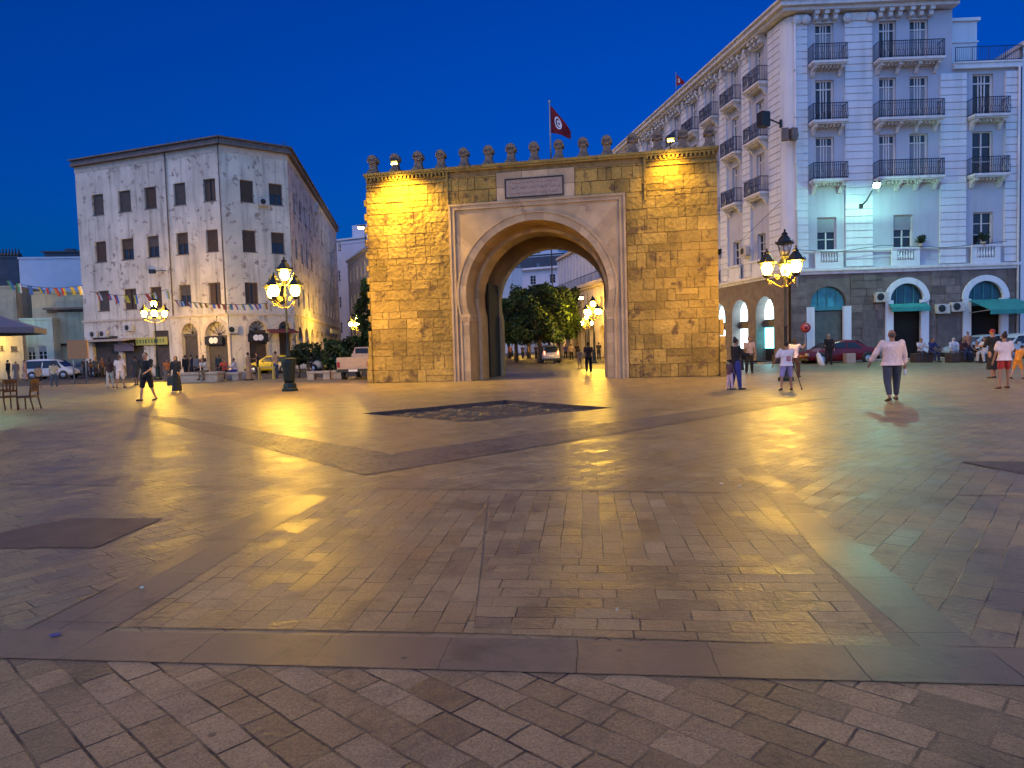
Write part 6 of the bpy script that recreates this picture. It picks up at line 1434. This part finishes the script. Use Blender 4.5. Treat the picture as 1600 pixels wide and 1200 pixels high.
    b = MB(); b.add([(-w * .68, yA - .04, zA), (w * .68, yA - .04, zA), (w * .78, yB - .04, zB), (-w * .78, yB - .04, zB), (-w * .68, yA + .02, zA), (w * .68, yA + .02, zA), (w * .78, yB + .02, zB), (-w * .78, yB + .02, zB)], [(0, 1, 2, 3), (7, 6, 5, 4), (0, 4, 5, 1), (1, 5, 6, 2), (2, 6, 7, 3), (3, 7, 4, 0)]); b.build('rear_window', m_pane, t, world=False)
    for sx in (-1, 1):
        for y in (-hl + .82, hl - .85):
            b = MB(); b.lathe([(.30, -.1), (.33, -.07), (.33, .07), (.30, .1)], n=20); o = b.build('wheel', m_rubber, t, world=False, loc=(sx * (w - .1), y, .33)); o.rotation_euler.y = pi / 2
            b = MB(); b.lathe([(.2, .09), (.21, .105), (.19, .11), (.06, .10), (.05, .12)], n=12); 
            r = b.build('rim', m_rim, o, world=False); r.rotation_euler.x = 0 if sx > 0 else pi
            b = MB(); b.lathe([(.39, -.02), (.39, .02)], n=20); a = b.build('wheel_arch', m_black, t, world=False, loc=(sx * (w - .035), y, .36)); a.rotation_euler.y = pi / 2
    for sx in (-1, 1):
        b = MB(); b.box((sx * w * .66, hl - .03, .66), (.32, .12, .14)); b.build('headlight', e_head if lights else m_rim, t, world=False, bevel=.02)
        b = MB(); b.box((sx * w * .72, -hl + .01, .84 if kind != 'van' else .98), (.22 if kind != 'van' else .14, .1, .14 if kind != 'van' else .34)); b.build('tail_light', e_tail if lights else m_tail, t, world=False, bevel=.02)
    b = MB(); b.box((0, -hl - .01, .38), (Wd * .9, .1, .2)); b.build('rear_bumper', m_black, t, world=False, bevel=.03); b = MB(); b.box((0, hl - .03, .36), (Wd * .86, .1, .18)); b.build('front_bumper', m_black, t, world=False, bevel=.03)
    b = MB(); b.box((0, -hl - .045, .70), (.46, .03, .11)); b.build('number_plate', m_flagw, t, world=False)
    return t
m_tail = plain('tail_lens', (.35, .02, .02), .3); e_tail = emat('tail_glow', (1, .12, .04), 4); e_head = emat('head_glow', (1, .9, .7), 8)
rp = lambda px, py: G(px, py, -.1)
car('dark red saloon parked before the first arched doorway of the white building', rp(1307, 569), radians(98), (.16, .012, .02), 4.7, 1.8, 1.5)
car('silver minivan seen from behind through the arch', rp(858, 567), radians(3), (.42, .43, .48), 4.2, 1.75, 1.72, 'van', lights=True)
car('yellow hatchback parked behind the man in the orange T-shirt', rp(424, 583), radians(84), (.55, .42, .01), 4.1, 1.75, 1.55, 'hatch')
car('pale grey car parked right of the yellow one, behind the lamp pedestal', rp(471, 582), radians(88), (.4, .38, .34), 4.1, 1.7, 1.5, 'hatch')
car('white van parked behind the boy in the cream T-shirt', rp(84, 592), radians(-86), (.6, .6, .6), 4.3, 1.8, 1.8, 'van')
car('dark grey car parked right of the white van, left', rp(130, 590), radians(-88), (.08, .09, .12), 4.2, 1.75, 1.45)
car('dark boxy van behind the robed people at the left', rp(50, 586), radians(-88), (.05, .05, .055), 4.4, 1.8, 1.9, 'van')
car('pale blue car cut by the left edge of the picture', rp(-8, 592), radians(-80), (.16, .3, .36), 4.3, 1.75, 1.45)
car('pale blue car behind the seated people at the right', rp(1530, 560), radians(95), (.33, .42, .50), 4.4, 1.75, 1.55, 'hatch')
car('light grey car cut by the right edge behind the orange shorts', rp(1592, 562), radians(100), (.45, .5, .55), 4.4, 1.8, 1.6, 'van')
car('dark blue car in the side street left of the bush', rp(516, 577), radians(170), (.03, .06, .16), 4.2, 1.75, 1.5, 'hatch')
car('small car left of the pale pickup, turquoise light put in its paint', rp(531, 578), radians(172), (.08, .42, .48), 4.0, 1.7, 1.45, 'hatch')  # turquoise light on this car is put into the paint colour
# pickup seen from behind
def pickup(P, rz):
    t = thing('pickup_truck', 'pale pickup truck with an orange-lit tailgate at the left foot of the gate', 'truck', P, rz); pm = plain('pickup_paint', (.50, .36, .27), .5)
    b = MB(); b.box((0, 0, .75), (1.9, 4.6, .12)); b.box((0, -2.25, 1.08), (1.9, .08, .54)); b.box((-.91, -.9, 1.08), (.08, 2.62, .54)); b.box((.91, -.9, 1.08), (.08, 2.62, .54)); b.build('bed', pm, t, world=False, bevel=.02)
    b = MB(); b.box((0, 1.2, 1.15), (1.8, 1.7, .8)); b.box((0, 1.0, 1.72), (1.65, 1.2, .4), taper=.86); b.build('cab', pm, t, world=False, bevel=.06)
    b = MB(); b.box((0, .40, 1.68), (1.3, .06, .34)); b.build('rear_window', m_pane, t, world=False)
    b = MB(); b.box((0, -2.32, .62), (1.9, .12, .16)); b.build('rear_bumper', m_black, t, world=False)
    for sx in (-1, 1):
        for y in (-1.4, 1.5):
            b = MB(); b.lathe([(.32, -.11), (.36, -.08), (.36, .08), (.32, .11)], n=18); o = b.build('wheel', m_rubber, t, world=False, loc=(sx * .8, y, .36)); o.rotation_euler.y = pi / 2
            b = MB(); b.lathe([(.2, .1), (.2, .12), (.05, .12)], n=12); b.build('rim', m_rim, o, world=False)
        b = MB(); b.box((sx * .84, -2.31, .95), (.14, .06, .3)); b.build('tail_light', m_tail, t, world=False)
    b = MB(); b.box((0, -2.4, .62), (.5, .03, .12)); b.build('number_plate', m_flagw, t, world=False)
pickup(rp(571, 593), radians(-4))
# scooter beside the seated woman, left part of the row
# ================================================================== FURNITURE, SIGNS, BUNTING
def chair(px, py, rz, lab):
    t = thing('cafe_chair', lab, 'chair', gp(px, py), rz, 'cafe chairs at the left edge'); 
    b = MB(); b.box((0, 0, .43), (.46, .46, .07)); b.build('seat', m_wood, t, world=False, bevel=.015)
    for x in (-.2, .2):
        b = MB(); b.tube([(x, .2, 0), (x, .2, .42)], [.022, .026], 6); b.build('leg', m_wood, t, world=False)
        b = MB(); b.tube([(x, -.3, 0), (x, -.21, .43)], [.022, .026], 6); b.build('leg', m_wood, t, world=False)
    b = MB()
    for x in (-.2, .2): b.tube([(x, -.21, .43), (x, -.27, 1.0)], [.026, .022], 6)
    b.box((0, -.262, .93), (.42, .04, .14), rx=.1); b.box((0, -.235, .62), (.42, .035, .07), rx=.1)
    for x in (-.1, 0, .1): b.box((x, -.248, .77), (.05, .03, .26), rx=.1)
    b.build('backrest', m_wood, t, world=False)
chair(44, 640, radians(92), 'dark wooden chair facing left, the rightmost of the three'); chair(12, 640, radians(60), 'dark wooden chair at the left edge, facing the rightmost one'); chair(4, 626, radians(-20), 'dark wooden chair farther back at the left edge')
PC = PY(-62, 500, 20.5); t = thing('parasol', 'dark blue grey cafe parasol reaching in at the left edge', 'parasol', (PC.x, PC.y, 0)); R_ = 2.12; ze = PY(70, 511, 20.5).z
b = MB(); n = 8; vs = [(0, 0, ze + .75)] + [(R_ * cos(2 * pi * j / n), R_ * sin(2 * pi * j / n), ze) for j in range(n)] + [(R_ * cos(2 * pi * j / n), R_ * sin(2 * pi * j / n), ze - .16) for j in range(n)]
b.add(vs, [(0, 1 + j, 1 + (j + 1) % n) for j in range(n)] + [(1 + j, 1 + (j + 1) % n, 9 + (j + 1) % n, 9 + j) for j in range(n)]); o = b.build('canopy', mat('parasol_canvas', (.14, .16, .22), .85, var=.1, bump=.05), t, world=False); o.modifiers.new('s', 'SOLIDIFY').thickness = .02
b = MB(); b.tube([(0, 0, 0), (0, 0, ze + .8)], .03, 8); b.build('pole', m_pole, t, world=False); b = MB(); b.box((0, 0, .08), (.7, .7, .16)); b.build('base', m_blockd, t, world=False)
b = MB()
for j in range(n): b.tube([(0, 0, ze + .2), (R_ * .55 * cos(2 * pi * j / n), R_ * .55 * sin(2 * pi * j / n), ze + .3)], .01, 4)
b.build('rib', m_pole, t, world=False)
# round prohibition sign
Pg = gp(1259, 568); Psn = PY(1259, 512, Pg.y); t = thing('road_sign', 'round red road sign on a post left of the first arched doorway', 'sign', Pg)
b = MB(); b.tube([(Pg.x, Pg.y + .05, 0), (Pg.x, Pg.y + .05, Psn.z + .3)], .035, 6); b.build('post', m_pole, t); b = MB(); b.lathe([(.31, -.02), (.31, .0)], n=24); o = b.build('plate', plain('sign_red', (.42, .03, .03), .5), t, world=False, loc=Psn - Pg + Vector((0, -.01, 0))); o.rotation_euler.x = pi / 2
b = MB(); b.lathe([(.19, 0), (.19, .006)], n=24); k = b.build('ring', plain('sign_pale_red', (.62, .2, .17), .5), o, world=False); k.location.z = .001; b = MB(); b.lathe([(.13, 0), (.13, .004)], n=20); k = b.build('centre', plain('sign_red', (.42, .03, .03), .5), o, world=False); k.location.z = .008
# bunting
def bunting(A, B, sag, n, lab, sz=.62):
    t = thing('bunting', lab, 'bunting', A, 0, 'bunting strung above the left side'); rn = random.Random(int(A.x * 10)); pts = [A.lerp(B, i / 24) - Vector((0, 0, sag * 4 * (i / 24) * (1 - i / 24))) for i in range(25)]
    b = MB(); b.tube(pts, .015, 4); b.build('cord', m_cable, t); cols = [(.55, .05, .04), (.6, .42, .03), (.06, .16, .4), (.6, .6, .58), (.55, .2, .03), (.1, .35, .15), (.55, .05, .04)]
    for i in range(n):
        u = (i + .5) / n; p = A.lerp(B, u) - Vector((0, 0, sag * 4 * u * (1 - u))); d = (B - A).normalized(); c = rn.choice(cols); p = p + d * rn.uniform(-.12, .12); c2 = rn.choice(cols[:4]); sl = Vector((.35, 0, 0)) + Vector((rn.uniform(-.25, .35), rn.uniform(-.2, .2), 0)); w = d * .42 * sz
        dn = Vector((0, 0, -1)) * sz * rn.uniform(.7, 1.05) + sl * sz
        for q, (cc, a0, a1) in enumerate(((c, 0, .5), (c2, .5, 1))):
            b = MB(); b.add([p + w * a0, p + w * a1, p + w * a1 * .9 + dn * .55 + Vector((0, .05, 0)), p + w * a1 * .9 + dn, p + w * a0 * .9 + dn, p + w * a0 * .95 + dn * .55 + Vector((0, .05, 0))], [(0, 1, 2, 5), (5, 2, 3, 4)])
            if q == 0: fl = b.build('pennant', plain('pennant_%d' % int(sum(cc) * 100), cc, .8), t)
            else: b.build('stripe', plain('pennant_%d' % int(sum(cc) * 100), cc, .8), fl)
bunting(PY(2, 436, 46), PY(130, 446, 50), .35, 9, 'bunting of striped pennants between the low beige houses at the far left'); bunting(PY(140, 455, 50), PY(262, 452, 50), .35, 8, 'bunting of striped pennants across the left half of the peeling building'); bunting(PY(268, 468, 52), PY(418, 474, 54), .2, 16, 'bunting of dense small pennants below the second floor, above the arches', .46)
# overhead cables near the white building
def cable(pts, lab, r=.018): 
    o = MB(); o.tube(pts, r, 4); q = o.build('cable', m_cable); tag(q, lab, 'cable', 'cables on the facades'); return q
cable([RBs.p(sd(7), .3, 8.6), RBs.p(sd(3.5), .4, 9.6), RBs.p(sd(.2), .4, 10.6)], 'cable rising across the side wall of the white building')
cable([RBf.p(.3, .25, 7.4), RBf.p(3, .3, 7.15), RBf.p(6, .3, 7.5), RBf.p(10, .3, 7.2), RBf.p(14, .3, 7.5)], 'long cable sagging along the first-floor balustrade of the white building')
cable([RBf.p(7.1, .1, 3.7), RBf.p(8, .12, 3.55), RBf.p(9.5, .12, 3.8)], 'short cable between the two arched doorways on the dark stone wall')
# potted plants and ring on the first-floor ledges
for px, py, lab in ((1437, 380, 'leafy plant on the first-floor ledge beside the middle window'), (1535, 377, 'leafy plant on the first-floor ledge beside the right window'), (1126, 398, 'spiky plant on the first-floor ledge of the side wall')):
    fr_ = RBf if px > 1230 else RBs; s, z = fr_.on(px, py); t = thing('potted_plant', lab, 'plant', fr_.p(s, .12, z - .3)); b = MB(); b.lathe([(.12, 0), (.16, .25)], n=8); b.build('pot', m_block, t, world=False); b = MB(); rn = random.Random(px)
    for i in range(60): a = rn.uniform(0, 6.28); r = rn.uniform(.1, .45); q = Vector((cos(a) * r, sin(a) * r * .5, .25 + rn.uniform(.1, .6))); b.add([(0, 0, .25), q + Vector((.04, 0, 0)), q + Vector((0, 0, .05)), q - Vector((.04, 0, 0))], [(0, 1, 2, 3)])
    b.build('leaves', m_leafd, t, world=False)
